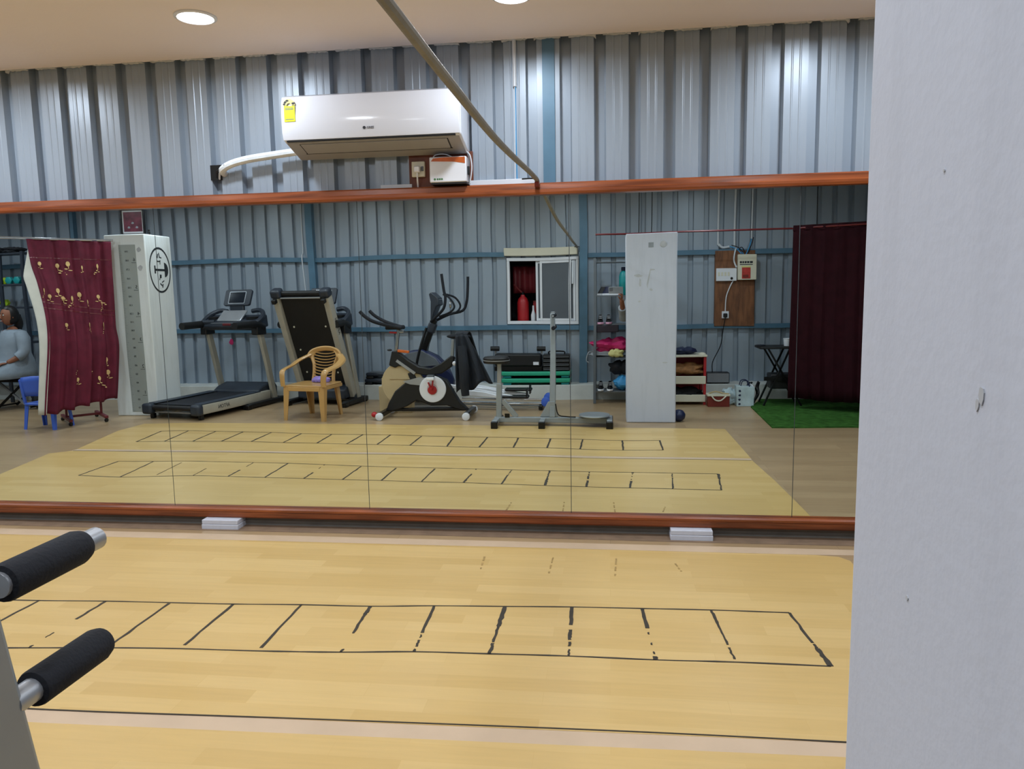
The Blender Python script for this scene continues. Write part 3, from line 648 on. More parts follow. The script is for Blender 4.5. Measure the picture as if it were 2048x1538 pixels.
# ================================================================== ON THE BACK WALL
# sliding window with the store behind it
t = thing('window_1', None, None, (-0.85, YB, 0)); tag(t, 'white sliding window, its left half open', 'window', kind='structure')
wx0, wx1, wz0, wz1 = -0.46, 0.455, 0.95, 1.80
for (a, b, c, d) in ((wx0, wx1, wz0, wz0+0.04), (wx0, wx1, wz1-0.04, wz1), (wx0, wx0+0.035, wz0+0.04, wz1-0.04), (wx1-0.035, wx1, wz0+0.04, wz1-0.04)):
    MB().box(a, b, -0.03, 0.04, c, d).build('frame_bar', m_wplas, t, bevel=0.004)
def sash(x0, x1, y, pane):
    f = MB().box(x0, x0+0.03, y, y+0.025, wz0+0.042, wz1-0.042).build('sash_stile', m_wplas, t, bevel=0.003)
    MB().box(x1-0.03, x1, y, y+0.025, wz0+0.042, wz1-0.042).build('sash_stile', m_wplas, t, bevel=0.003)
    for z in (wz0+0.042, wz1-0.072): MB().box(x0+0.03, x1-0.03, y, y+0.025, z, z+0.03).build('sash_rail', m_wplas, t, bevel=0.003)
    MB().box(x0+0.03, x1-0.03, y+0.010, y+0.014, wz0+0.072, wz1-0.072).build('pane', pane, t, smooth=0)
sash(-0.035, 0.36, 0.008, m_winglass); sash(-0.09, 0.415, -0.022, m_winglass)
MB().box(0.37, 0.395, 0.041, 0.06, 1.45, 1.75).build('handle_strip', m_pvc, t, bevel=0.003)
tag(MB().box(-1.335, -0.41, YB+0.0, YB+0.075, 1.825, 1.925).build('blind_box', m_cream, bevel=0.006), 'cream blind box fixed to the wall above the sliding window', 'blind box')
t = thing('window_recess', 'dark store recess seen through the open half of the window', 'recess', (-0.85, YB-0.32, 0.88))
MB().box(-0.5, 0.5, -0.27, -0.26, 0.0, 1.0).build('rear_panel', m_darkcl, t)
MB().box(-0.5, 0.5, -0.26, 0.27, -0.02, 0.0).build('ledge', m_darkcl, t)
MB().box(-0.5, 0.5, -0.26, 0.27, 0.98, 1.0).build('top_panel', m_darkcl, t)
for x in (-0.5, 0.48): MB().box(x, x+0.02, -0.26, 0.27, 0.0, 0.98).build('side_panel', m_darkcl, t)
t = thing('red_cylinder', 'red upright cylinder with a nozzle standing inside the open window', 'cylinder', (-1.13, YB-0.15, 0.88))
MB().lathe([(0.07, 0), (0.075, 0.02), (0.075, 0.34), (0.06, 0.39), (0.03, 0.42), (0.025, 0.44)], (0, 0, 0), n=20).build('tank', m_red, t)
MB().lathe([(0.02, 0.44), (0.02, 0.47), (0.012, 0.48)], (0, 0, 0), n=12).build('valve', m_blackm, t)
MB().tube([(0.0, 0.0, 0.46), (-0.06, 0.03, 0.52), (-0.11, 0.05, 0.58)], 0.012, 8, 4).build('nozzle', m_redm, t)
t = thing('hanging_cloth', 'dark red cloth hanging at the back of the open window', 'cloth', (-1.05, YB-0.22, 1.36))
MB().grid(lambda u, v: (-0.22+0.46*u, 0.02*math.sin(u*22), 0.34-0.36*v), 30, 4).build('fabric', m_redm, t, solid=0.004)
MB().tube([(-0.24, 0, 0.35), (0.26, 0, 0.35)], 0.006, 8).build('rail', m_dark, t)
t = thing('spray_bottle', 'white and blue bottle inside the open window beside the red cylinder', 'bottle', (-0.99, YB-0.12, 0.88))
MB().lathe([(0.03, 0), (0.034, 0.01), (0.034, 0.10)], (0, 0, 0), n=16).build('lower_body', m_navy, t)
MB().lathe([(0.034, 0.101), (0.034, 0.18), (0.014, 0.24), (0.012, 0.30)], (0, 0, 0), n=16).build('upper_body', m_wplas, t)
t = thing('red_box', 'dark red box inside the open window at its right', 'box', (-0.90, YB-0.26, 0.88))
MB().box(-0.10, 0.10, -0.06, 0.06, 0, 0.34).build('carton', m_red, t, bevel=0.004); MB().box(-0.10, 0.10, -0.062, 0.062, 0.341, 0.36).build('lid', m_brownred, t, bevel=0.003)
t = thing('wall_hook', 'thin dark hook bracket above the top right corner of the window', 'hook', (-0.43, YB, 1.91))
MB().tube([(-0.02, 0.08, 0.012), (0.045, 0.08, 0.012), (0.045, 0.08, -0.06)], 0.006, 6).build('bracket', m_dark, t); MB().tube([(0.045, 0.0, -0.05), (0.045, 0.08, -0.05)], 0.005, 6).build('stem', m_dark, t)
# switch board with distribution box
t = thing('distribution_board', 'brown plywood board with a switch box and sockets on the back wall', 'switch board', (1.53, YB+0.06, 0.90))
MB().box(-0.24, 0.24, -0.06, 0.012, 0.0, 0.92).build('board', m_ply, t, bevel=0.002)
MB().box(-0.23, 0.02, 0.0125, 0.055, 0.56, 0.71).build('switch_strip', m_wplas, t, bevel=0.004)
MB().lathe([(0.016, 0), (0.016, 0.003)], (-0.04, 0.055, 0.59), 'y', 12).build('socket_hole', m_dark, t)
for k in range(4): MB().box(-0.21+k*0.04, -0.185+k*0.04, 0.055, 0.058, 0.62, 0.665).build('switch', m_cream, t, bevel=0.001)
db = MB().box(0.03, 0.245, 0.0125, 0.09, 0.57, 0.87).build('switch_box', m_cream, t, bevel=0.005)
MB().box(0.075, 0.175, 0.0902, 0.096, 0.585, 0.715).build('switch_window', m_redsw, db, bevel=0.003); MB().box(0.085, 0.15, 0.0962, 0.104, 0.60, 0.63).build('toggle', m_brownred, db)
MB().box(0.07, 0.175, 0.0903, 0.0945, 0.716, 0.735).build('pale_label', m_lemon, db)
for i, (a, b) in enumerate(((0.05, 0.075), (0.08, 0.10), (0.106, 0.13), (0.135, 0.16), (0.166, 0.2))): MB().box(a, b, 0.0902, 0.0908, 0.765, 0.79).build('print_mark', m_ink, db, smooth=0)
MB().box(0.05, 0.2, 0.0902, 0.0908, 0.745, 0.755).build('print_mark', m_ink, db, smooth=0)
sk = MB().box(-0.15, -0.065, 0.0125, 0.035, 0.10, 0.19).build('socket', m_wplas, t, bevel=0.003)
MB().box(-0.135, -0.085, 0.035, 0.065, 0.115, 0.165).build('plug', m_black, sk, bevel=0.008)
MB().tube([(-0.02, 0.03, 0.56), (-0.06, 0.03, 0.48), (-0.10, 0.03, 0.36), (-0.108, 0.025, 0.19)], 0.007, 6, 5).build('cord', m_wplas, t)
MB().tube([(0.02, 0.03, 0.72), (-0.01, 0.03, 0.80), (0.0, 0.03, 0.90), (0.02, 0.0, 0.95)], 0.010, 8, 5).build('cord', m_pvc, t)
MB().tube([(-0.11, 0.06, 0.12), (-0.14, 0.08, -0.05), (-0.17, 0.09, -0.25), (-0.26, 0.1, -0.45), (-0.27, 0.14, -0.58), (-0.32, 0.16, -0.64)], 0.006, 6, 6).build('power_lead', m_dark, t)
for x, b, lb in ((1.33, 1, 'white conduit bending over the left end of the plywood switch board'), (1.535, 0, 'white conduit dropping straight to the switch box'), (1.735, 2, 'white conduit above the right edge of the switch box')):
    q = thing('wall_conduit', lb, 'conduit', (x, YB+0.02, 1.84), 0, 'white conduits above the switch board')
    P = {1: [(0, 0, 0.9), (0, 0, 0.12), (0.012, 0.0, 0.06), (0.06, 0.01, 0.02), (0.14, 0.03, 0.03)], 0: [(0, 0, 0.9), (0, 0, 0.05), (0.02, 0.03, -0.02)], 2: [(0, 0, 0.9), (0, 0, 0.12)]}[b]
    MB().tube(P, 0.014 if b != 2 else 0.009, 8, 4).build('pipe', m_pvc, q)
    W_ = {1: [(0.14, 0.03, 0.03), (0.22, 0.05, 0.0), (0.28, 0.06, -0.06)], 0: [(0.02, 0.03, -0.02), (0.06, 0.06, 0.0), (0.1, 0.05, -0.07)], 2: [(0, 0, 0.12), (-0.03, 0.05, 0.03), (-0.07, 0.05, -0.07)]}[b]
    MB().tube(W_, 0.007, 6, 4).build('wire_loop', m_skyb, q)
    MB().tube([(p[0]+0.02, p[1]+0.01, p[2]+0.015) for p in W_], 0.005, 6, 4).build('wire_loop', m_darkcl, q)
tag(MB().tube([(-4.03, YB+0.01, 2.7), (-4.03, YB+0.015, 2.0), (-4.03, YB+0.08, 1.85), (-4.02, YB+0.04, 1.3)], 0.008, 6, 4).build('wall_wire', m_pvc), 'thin white wire hanging down the back wall behind the folded treadmill', 'wire')
tag(MB().prism(blob(-5.12, 0.75, 0.03, 0.045, 8, 5), 'y', YB+0.0, YB+0.008).build('wall_sticker', m_pink, smooth=0), 'small pink heart sticker on the back wall behind the flat treadmill', 'sticker')
# ================================================================== TREADMILLS
def treadmill(label, loc, rz, folded):
    t = thing('treadmill', label, 'treadmill', loc, rz, 'treadmills')
    FM = None
    if folded:
        piv = Vector((0, -0.60, 0.10))
        FM = Matrix.Translation(piv) @ Matrix.Rotation(R(67.5), 4, 'X') @ Matrix.Diagonal((1, 1.07, 1, 1)) @ Matrix.Translation(-piv)
    def dk(mb): return mb.xf(FM) if FM else mb
    # fixed base on the floor
    for s in (-1, 1):
        MB().box(s*0.40-0.035, s*0.40+0.035, -0.86, -0.12 if not folded else -0.30, 0.012, 0.07).build('base_rail', m_black, t, bevel=0.012)
        MB().lathe([(0.035, -0.02), (0.035, 0.02)], (s*0.40, -0.84, 0.035), 'x', 16).build('wheel', m_black, t)
        MB().box(s*0.40-0.04, s*0.40+0.04, (-0.16 if not folded else -0.34), (-0.08 if not folded else -0.26), 0.0, 0.06).build('rubber_foot', m_blackm, t, bevel=0.008)
        MB().bar((s*0.375, -0.70, 0.05), (s*0.375, -0.45, 0.985), 0.045, 0.085, up=(0, 1, 0)).build('upright', m_beige, t, bevel=0.010)
    MB().box(-0.40, 0.40, -0.84, -0.79, 0.02, 0.07).build('front_cross_bar', m_black, t, bevel=0.008)
    # running deck
    d = dk(MB().box(-0.30, 0.30, -0.60, 0.66, 0.118, 0.165)).build('deck_board', m_black, t)
    dk(MB().box(-0.25, 0.25, -0.42, 0.665, 0.166, 0.170)).build('running_belt', m_foam, d)
    for s in (-1, 1):
        a, b = sorted((s*0.305, s*0.385))
        r_ = dk(MB().prism(rrect(a, b, 0.065, 0.175, 0.012, 2), 'y', -0.60, 0.66)).build('side_rail', m_beige, d)
        dk(MB().box(min(s*0.26, s*0.375), max(s*0.26, s*0.375), -0.42, 0.66, 0.1755, 0.187)).build('foot_rest', m_grey, d, bevel=0.004)
        dk(MB().box(s*0.335-0.065, s*0.335+0.065, 0.66, 0.76, 0.058, 0.185)).build('end_cap', m_grey, d, bevel=0.03, seg=3)
        dk(MB().box(s*0.335-0.025, s*0.335+0.025, 0.62, 0.67, 0.0, 0.06)).build('deck_foot', m_black, d, bevel=0.008)
        tm = Matrix.Identity(4)
        nm = face_mtx((s*0.3862, 0.30, 0.12), (s, 0, 0))
        text('brand_lettering', 'AFTON', 0.062, m_ink, d, (FM @ nm) if FM else nm)
    dk(MB().lathe([(0.03, -0.27), (0.03, 0.27)], (0, 0.70, 0.135), 'x', 14)).build('rear_roller', m_black, d)
    dk(MB().box(-0.27, 0.27, 0.66, 0.672, 0.07, 0.085)).build('rear_cross_bar', m_silver, d)
    if folded:
        for sx in (-0.22, 0.22):
            for y in (-0.3, 0.0, 0.3): dk(MB().lathe([(0.011, 0.112), (0.011, 0.1178)], (sx, y, 0), 'z', 10)).build('screw', m_cream, d)
        dk(MB().box(-0.385, -0.30, -0.66, -0.58, 0.07, 0.19)).build('hinge_block', m_grey, d, bevel=0.01)
        dk(MB().box(0.30, 0.385, -0.66, -0.58, 0.07, 0.19)).build('hinge_block', m_grey, d, bevel=0.01)
    # motor hood
    hood = [(-0.83, 0.075), (-0.83, 0.20), (-0.79, 0.255), (-0.68, 0.27), (-0.52, 0.235), (-0.43, 0.19), (-0.43, 0.075)]
    MB().prism(hood, 'x', -0.335, 0.335).build('motor_hood', m_grey, t, bevel=0.02, seg=3)
    # console
    c = MB().prism([(-0.62, 1.00), (-0.38, 0.955), (-0.34, 1.00), (-0.35, 1.06), (-0.60, 1.15)], 'x', -0.40, 0.40).build('console_beam', m_grey, t, bevel=0.015, seg=3)
    MB().prism([(-0.352, 1.035), (-0.346, 1.05), (-0.36, 1.058), (-0.364, 1.04)], 'x', -0.24, 0.24).build('silver_trim', m_silver, c)
    MB().box(-0.06, 0.06, -0.352, -0.335, 1.015, 1.045).build('safety_key', m_redm, c, bevel=0.006)
    for s in (-1, 1):
        MB().tube([(s*0.18, -0.62, 1.19), (s*0.29, -0.62, 1.20), (s*0.385, -0.54, 1.15), (s*0.395, -0.40, 1.065), (s*0.33, -0.36, 1.06), (s*0.20, -0.38, 1.065)], 0.028, 8, 5).build('cup_holder_rim', m_grey, c)
        MB().lathe([(0.075, 0.0), (0.082, 0.05), (0.075, 0.052)], (s*0.28, -0.485, 1.075), 'z', 18).build('cup_holder', m_black, c)
        hr = MB().tube([(s*0.385, -0.50, 0.99), (s*0.385, -0.40, 1.03), (s*0.385, -0.30 if folded else -0.20, 1.03), (s*0.385, -0.20 if folded else 0.02, 1.025)], [0.055, 0.05, 0.045, 0.045], 12, 4).build('handrail', m_black, t)
        MB().box(s*0.375-0.045, s*0.375+0.045, -0.54, -0.36, 0.90, 1.03).build('upright_joint', m_black, c, bevel=0.012)
    pm = Matrix.Translation((0.0, -0.50, 1.16)) @ Matrix.Rotation(R(38), 4, 'X')
    MB().box(-0.175, 0.175, -0.10, 0.10, -0.012, 0.012).xf(Matrix.Translation((0, -0.46, 1.135)) @ Matrix.Rotation(R(-40), 4, 'X')).build('button_panel', m_silver, c, bevel=0.008)
    mm = Matrix.Translation((0, -0.60, 1.36)) @ Matrix.Rotation(R(-68), 4, 'X')
    mon = MB().prism(rrect(-0.19, 0.19, -0.105, 0.105, 0.025), 'z', -0.02, 0.015).xf(mm).build('monitor', m_grey, c, bevel=0.004)
    MB().prism(rrect(-0.12, 0.12, -0.078, 0.082, 0.01), 'z', 0.0152, 0.017).xf(mm).build('screen_border', m_silver, c)
    MB().prism(rrect(-0.112, 0.112, -0.070, 0.074, 0.006), 'z', 0.0172, 0.0185).xf(mm).build('screen', m_screen, c)
    MB().box(-0.10, 0.10, -0.60, -0.56, 1.06, 1.28).build('monitor_neck', m_grey, c, bevel=0.01)
    return t
treadmill('treadmill lying flat beside the charted white pillar', (-4.79, -0.19, 0), R(9.5), False)
treadmill('treadmill with its deck folded upright behind the tan plastic chair', (-3.67, -0.20, 0), R(9.5), True)

# ================================================================== TAN PLASTIC ARMCHAIR
t = thing('plastic_chair', 'tan moulded plastic armchair in front of the folded treadmill', 'chair', (-3.315, 0.27, 0), R(8)); t.scale = (1, 1, 0.93)
def leg(x, y, xt, yt, zt, par, m, w0=0.034, w1=0.05):
    mb = MB(); vs = []
    for (cx, cyy, z, ww) in ((x, y, 0, w0), (xt, yt, zt, w1)):
        sx = 1 if x > 0 else -1; sy_ = 1 if y > 0 else -1
        # L-shaped section, open towards the inside of the chair
        L_ = [(0, 0), (-ww*sx, 0), (-ww*sx, -0.008*sy_), (-0.008*sx, -0.008*sy_), (-0.008*sx, -ww*sy_), (0, -ww*sy_)]
        vs += [(cx+a, cyy+b, z) for a, b in L_]
    mb.add(vs, [tuple(range(6)), tuple(range(6, 12))]+[(i, (i+1) % 6, 6+(i+1) % 6, 6+i) for i in range(6)])
    return mb.build('leg', m, par, smooth=0)
for sx in (-1, 1):
    leg(sx*0.255, 0.255, sx*0.25, 0.235, 0.41, t, m_tan, 0.042, 0.075); leg(sx*0.205, -0.26, sx*0.20, -0.20, 0.41, t, m_tan, 0.042, 0.075)
st = MB().prism(rrect(-0.245, 0.245, -0.215, 0.24, 0.05), 'z', 0.395, 0.412).build('seat', m_tan, t, bevel=0.006)
MB().box(-0.20, 0.20, 0.225, 0.243, 0.345, 0.396).build('seat_apron', m_tan, t, bevel=0.006)
for sx in (-1, 1): MB().box(min(sx*0.228, sx*0.245), max(sx*0.228, sx*0.245), -0.2, 0.2, 0.355, 0.396).build('seat_apron', m_tan, t, bevel=0.006)
def bk(x, z):     # curved back surface
    tz = (z-0.40)/0.42
    return (x, -0.21-0.10*tz+0.55*x*x, z)
for sx in (-1, 1):
    MB().tube([bk(sx*0.13, 0.40), bk(sx*0.125, 0.50), bk(sx*0.135, 0.62), bk(sx*0.165, 0.72), bk(sx*0.12, 0.79)], [0.022, 0.02, 0.02, 0.024, 0.02], 8, 4, flat=0.5).build('back_stile', m_tan, t)
MB().tube([bk(-0.2, 0.70), bk(-0.17, 0.765), bk(-0.09, 0.80), bk(0, 0.81), bk(0.09, 0.80), bk(0.17, 0.765), bk(0.2, 0.70)], 0.036, 8, 4, flat=0.5).build('top_rail', m_tan, t)
for k in range(9):
    z = 0.755-k*0.036; hw = 0.135 if k < 3 else 0.125
    MB().tube([bk(-hw, z+0.012), bk(-hw*0.5, z-0.006), bk(0, z-0.012), bk(hw*0.5, z-0.006), bk(hw, z+0.012)], 0.0135, 6, 3, flat=0.45).build('back_slat', m_tan, t)
for sx in (-1, 1):
    MB().tube([bk(sx*0.19, 0.735), (sx*0.27, -0.17, 0.68), (sx*0.285, -0.02, 0.625), (sx*0.28, 0.13, 0.60), (sx*0.265, 0.22, 0.575), (sx*0.255, 0.245, 0.50), (sx*0.252, 0.24, 0.40)], [0.042, 0.044, 0.042, 0.04, 0.038, 0.034, 0.03], 8, 5, flat=0.45).build('armrest', m_tan, t)
tag(MB().ell((0, 0, 0), (0.10, 0.075, 0.045), 18, 10, lambda p, d: Vector((p.x*(1+0.2*math.sin(7*d.y+3*d.z)), p.y*(1+0.15*math.sin(9*d.x)), max(p.z, -0.02)*(1+0.25*math.sin(8*d.x+5*d.y))))).build('folded_cloth', m_purple), 'crumpled purple cloth on the seat of the tan plastic chair', 'cloth')
bpy.data.objects['folded_cloth'].location = (-3.27, 0.17, 0.404)

# ================================================================== STEP PLATFORMS ON THE CURB
def stepper(label, loc, parts, group, L=0.36, W=0.24):
    t = thing('step_platform', label, 'step platform', loc, 0, group)
    MB().box(-L/2, L/2, -W/2, W/2, 0.03, 0.075).build('top', m_grey, t, bevel=0.015)
    for s in (-1, 1): MB().box(s*(L/2-0.05)-0.05, s*(L/2-0.05)+0.05, -W/2+0.005, W/2-0.005, 0, 0.0295).build('riser', m_black, t, bevel=0.006)
    MB().box(-L/2+0.03, L/2-0.03, -W/2+0.03, W/2-0.03, 0.0752, 0.079).build('grip_mat', m_mid, t)
for k in range(2):
    stepper(('upper' if k else 'lower')+' grey step platform on the curb right of the folded treadmill', (-3.0+0.02*k, -1.20, 0.191+k*0.081), None, 'grey steps beside the folded treadmill')
# green step frame with boards and stacked plates
def green_step(z, label):
    t = thing('aerobic_step', label, 'aerobic step', (-0.93, -1.21, z), 0, 'green aerobic steps')
    MB().box(-0.44, 0.44, -0.14, 0.14, 0.028, 0.082).build('platform', m_green, t, bevel=0.014, seg=3)
    for s in (-1, 1): MB().box(s*0.37-0.05, s*0.37+0.05, -0.12, 0.12, 0.0, 0.0278).build('block_foot', m_teal, t, bevel=0.004)
    MB().box(-0.40, 0.40, -0.115, 0.115, 0.0822, 0.087).build('top_mat', m_darkcl, t)
green_step(0.191, 'green aerobic step at the bottom of the pile under the window'); green_step(0.280, 'green aerobic step on top of the other under the window')
t = thing('black_bench', 'black padded bench with end rollers lying on the green steps', 'bench', (-1.16, -1.20, 0.368))
MB().box(-0.29, 0.29, -0.11, 0.11, 0.06, 0.22).build('pad', m_black, t, bevel=0.02)
MB().box(-0.30, 0.30, -0.09, 0.09, 0.0, 0.059).build('underframe', m_blackm, t, bevel=0.006)
for s in (-1, 1):
    MB().tube([(s*0.29-0.055, 0.05, 0.285), (s*0.29+0.055, 0.05, 0.285)], 0.03, 12).build('foam_roller', m_black, t)
    MB().box(s*0.29-0.012, s*0.29+0.012, -0.012, 0.012, 0.21, 0.285).build('roller_arm', m_silver, t)
MB().box(0.19, 0.26, 0.1105, 0.114, 0.08, 0.12).build('white_label', m_wplas, t)
for k in range(4):
    t = thing('weight_plate_block', ['lowest', 'second from bottom', 'third from bottom', 'topmost'][k]+' black slab in the stack right of the bench on the green steps', 'weight block', (-0.675, -1.20, 0.368+k*0.054), 0, 'black slabs stacked on the green steps')
    MB().box(-0.175, 0.175, -0.11, 0.11, 0, 0.05).build('slab', m_black, t, bevel=0.010)
    MB().box(-0.165, 0.165, 0.1102, 0.1125, 0.018, 0.026).build('edge_line', m_mid, t)
    if k == 3: MB().tube([(-0.10, 0, 0.05), (-0.09, 0, 0.085), (0.09, 0, 0.085), (0.10, 0, 0.05)], 0.010, 8, 3).build('handle', m_blackm, t)

# ================================================================== SPIN BIKE (frame plane along x)
BX, BY = -1.95, 0.22
t = thing('spin_bike', 'black spin bike with a white chain disc and red crank', 'exercise bike', (BX, BY, 0))
def Bp(x, y, z): return (x-BX, y, z)
for x, lb in ((-2.51, 'front'), (-1.545, 'rear')):
    MB().bar(Bp(x, -0.24, 0.055), Bp(x, 0.24, 0.055), 0.06, 0.05).build('stabilizer_bar', m_blackm, t, bevel=0.008)
    for s in (-1, 1): MB().lathe([(0.036, -0.02), (0.042, -0.012), (0.042, 0.015), (0.034, 0.02)], Bp(x, s*0.25, 0.042), 'y', 18).build('end_cap', m_wplas, t)
MB().ell(Bp(-2.575, 0.22, 0.06), (0.035, 0.035, 0.03), 12, 8).build('adjuster_knob', m_red, t)
MB().bar(Bp(-2.48, 0, 0.085), Bp(-1.57, 0, 0.085), 0.05, 0.035).build('lower_beam', m_blackm, t, bevel=0.006)
# arched body of two sweeping legs
arch = [(-2.50, 0.07), (-2.46, 0.16), (-2.38, 0.29), (-2.26, 0.385), (-2.12, 0.42), (-1.95, 0.48), (-1.80, 0.42), (-1.72, 0.28), (-1.66, 0.18), (-1.55, 0.07), (-1.62, 0.07), (-1.72, 0.10), (-1.80, 0.13), (-1.98, 0.13), (-2.08, 0.17), (-2.14, 0.19), (-2.25, 0.125), (-2.33, 0.095), (-2.42, 0.07)]
MB().prism([(a-BX, b) for a, b in arch], 'y', -0.045, 0.045).build('arched_frame', m_black, t, bevel=0.012)
up = [(-2.44, 0.58), (-2.40, 0.74), (-2.34, 0.745), (-2.22, 0.64), (-2.10, 0.565), (-1.98, 0.545), (-1.86, 0.60), (-1.74, 0.685), (-1.70, 0.66), (-1.74, 0.56), (-1.85, 0.49), (-1.99, 0.465), (-2.10, 0.48), (-2.20, 0.50), (-2.28, 0.57), (-2.33, 0.57), (-2.37, 0.55)]
MB().prism([(a-BX, b) for a, b in up], 'y', -0.04, 0.04).build('upper_frame', m_black, t, bevel=0.012)
MB().bar(Bp(-2.20, 0, 0.50), Bp(-2.16, 0, 0.40), 0.07, 0.07).build('neck', m_black, t, bevel=0.01)
MB().bar(Bp(-2.345, 0.045, 0.635), Bp(-2.145, 0.045, 0.49), 0.012, 0.03).build('silver_decal', m_silver, t)
# flywheel inside the arch at the left
MB().lathe([(0.05, -0.02), (0.235, -0.018), (0.24, -0.01), (0.24, 0.01), (0.235, 0.018), (0.05, 0.02)], Bp(-2.30, 0, 0.37), 'y', 36).build('flywheel', m_board, t)
MB().bar(Bp(-2.44, 0.0, 0.43), Bp(-2.2, 0.0, 0.43), 0.06, 0.012).build('flywheel_guard', m_board, t)
dsc = MB().lathe([(0.145, 0), (0.150, 0.008), (0.145, 0.018), (0.115, 0.024), (0.06, 0.026), (0.055, 0.02)], Bp(-1.95, 0.05, 0.317), 'y', 36).build('chain_disc', m_wplas, t)
MB().prism([(a-BX, b) for a, b in ((-2.28, 0.40), (-2.10, 0.45), (-2.02, 0.44), (-2.09, 0.33), (-2.09, 0.36), (-2.2, 0.37))], 'y', 0.046, 0.06).build('chain_cover', m_silver, t)
cr_ = MB().lathe([(0.05, 0.0), (0.05, 0.012), (0.02, 0.02)], Bp(-1.95, 0.077, 0.31), 'y', 18).build('crank_hub', m_red, t)
MB().bar(Bp(-1.95, 0.1, 0.31), Bp(-1.935, 0.1, 0.43), 0.014, 0.035, up=(0, 1, 0)).build('crank_arm', m_red, cr_, bevel=0.005)
MB().bar(Bp(-1.95, 0.1, 0.31), Bp(-1.99, 0.1, 0.40), 0.014, 0.03, up=(0, 1, 0)).build('crank_arm', m_red, cr_, bevel=0.005)
pd = MB().box(-1.985-BX, -1.905-BX, 0.11, 0.20, 0.43, 0.465).build('pedal', m_wplas, t, bevel=0.008)
MB().box(-1.98-BX, -1.91-BX, 0.12, 0.19, 0.466, 0.485).build('pedal_strap', m_mid, pd)
# handlebar post and bars
MB().bar(Bp(-2.36, 0, 0.72), Bp(-2.325, 0, 0.985), 0.03, 0.045).build('handlebar_post', m_chrome, t, bevel=0.005)
MB().ell(Bp(-2.42, 0.05, 0.755), (0.03, 0.02, 0.012), 10, 6).build('adjuster_knob', m_black, t)
MB().bar(Bp(-2.33, 0.04, 0.745), Bp(-2.20, 0.05, 0.73), 0.03, 0.03).build('brake_lever', m_orange, t, bevel=0.006)
hb = MB().box(-2.46-BX, -2.27-BX, -0.07, 0.07, 0.985, 1.03).build('handlebar_pad', m_foam, t, bevel=0.015)
for s in (-1, 1): MB().tube([Bp(-2.28, s*0.06, 1.0), Bp(-2.43, s*0.12, 1.04), Bp(-2.56, s*0.17, 1.085), Bp(-2.65, s*0.17, 1.14), Bp(-2.70, s*0.165, 1.19)], 0.019, 10, 4).build('handlebar', m_foam, t)
MB().box(-2.315-BX, -2.265-BX, -0.03, 0.03, 0.945, 0.978).build('clamp', m_chrome, t, bevel=0.006)
MB().bar(Bp(-2.42, 0.03, 0.955), Bp(-2.34, 0.03, 0.95), 0.02, 0.02).build('clamp_lever', m_red, t, bevel=0.004)
# seat
MB().bar(Bp(-1.735, 0, 0.66), Bp(-1.715, 0, 0.865), 0.032, 0.045).build('seat_post', m_gpaint, t, bevel=0.005)
MB().ell(Bp(-1.65, 0, 0.895), (0.14, 0.09, 0.03), 18, 8, lambda p, d: Vector((p.x, p.y*(0.35+0.65*(d.x+1)/2), p.z))).build('saddle', m_foam, t)
MB().ell(Bp(-1.70, 0.05, 0.60), (0.025, 0.02, 0.025), 10, 6).build('adjuster_knob', m_wplas, t)
# black jacket over the saddle, hanging down
def jk(u, v):
    # u across the drape, v from the saddle ridge downwards
    top = Vector((-1.665+0.13*u, BY+0.10, 0.925-0.02*abs(u-0.5)))
    bot = Vector((-1.66+0.42*u, BY+0.20, 0.29+0.14*u))
    p = top.lerp(bot, v); p.y += 0.025*math.sin(u*17+v*4)*(0.3+v); p.z += 0.03*math.sin(u*11)*v
    return tuple(p)
t = thing('black_jacket', 'black jacket draped over the saddle of the spin bike', 'jacket', (0, 0, 0))
MB().grid(jk, 20, 18).build('front_drape', m_jacket, t, solid=0.012)
MB().grid(lambda u, v: tuple(Vector(jk(u, 0)).lerp(Vector((-1.66+0.14*u, BY-0.10, 0.915)), v)+Vector((0, 0, 0.03*math.sin(PI*v)))), 20, 6).build('saddle_fold', m_jacket, t, solid=0.012)
MB().grid(lambda u, v: (-1.66+0.14*u+0.14*u*v, BY-0.105-0.04*v+0.02*math.sin(u*14), 0.915-0.5*v), 16, 10).build('rear_drape', m_jacket, t, solid=0.012)
def slv(u): return [(-1.58, BY+0.20, 0.80), (-1.56, BY+0.24, 0.6), (-1.555, BY+0.25, 0.42), (-1.545, BY+0.24, 0.27)]
MB().tube(slv(0), [0.05, 0.055, 0.05, 0.045], 10, 5).build('sleeve', m_jacket, t)

# ================================================================== ELLIPTICAL TRAINER behind the spin bike
EX, EY = -2.2, -0.45
t = thing('elliptical_trainer', 'dark blue and black elliptical trainer behind the spin bike', 'elliptical trainer', (EX, EY, 0))
def Ep(x, y, z): return (x-EX, y, z)
MB().bar(Ep(-2.60, -0.22, 0.04), Ep(-2.60, 0.22, 0.04), 0.06, 0.06).build('front_stabilizer', m_blackm, t, bevel=0.01)
MB().bar(Ep(-0.80, -0.22, 0.035), Ep(-0.80, 0.22, 0.035), 0.05, 0.05).build('rear_stabilizer', m_blackm, t, bevel=0.01)
MB().bar(Ep(-2.60, 0, 0.06), Ep(-0.80, 0, 0.045), 0.06, 0.05).build('main_beam', m_gpaint, t, bevel=0.008)
hs = [(-2.60, 0.16), (-2.58, 0.42), (-2.46, 0.62), (-2.36, 0.69), (-2.22, 0.70), (-2.05, 0.62), (-1.93, 0.50), (-1.86, 0.32), (-1.88, 0.16), (-2.2, 0.09)]
MB().prism([(a-EX, b) for a, b in hs], 'y', -0.09, 0.09).build('flywheel_housing', m_navy, t, bevel=0.03, seg=3)
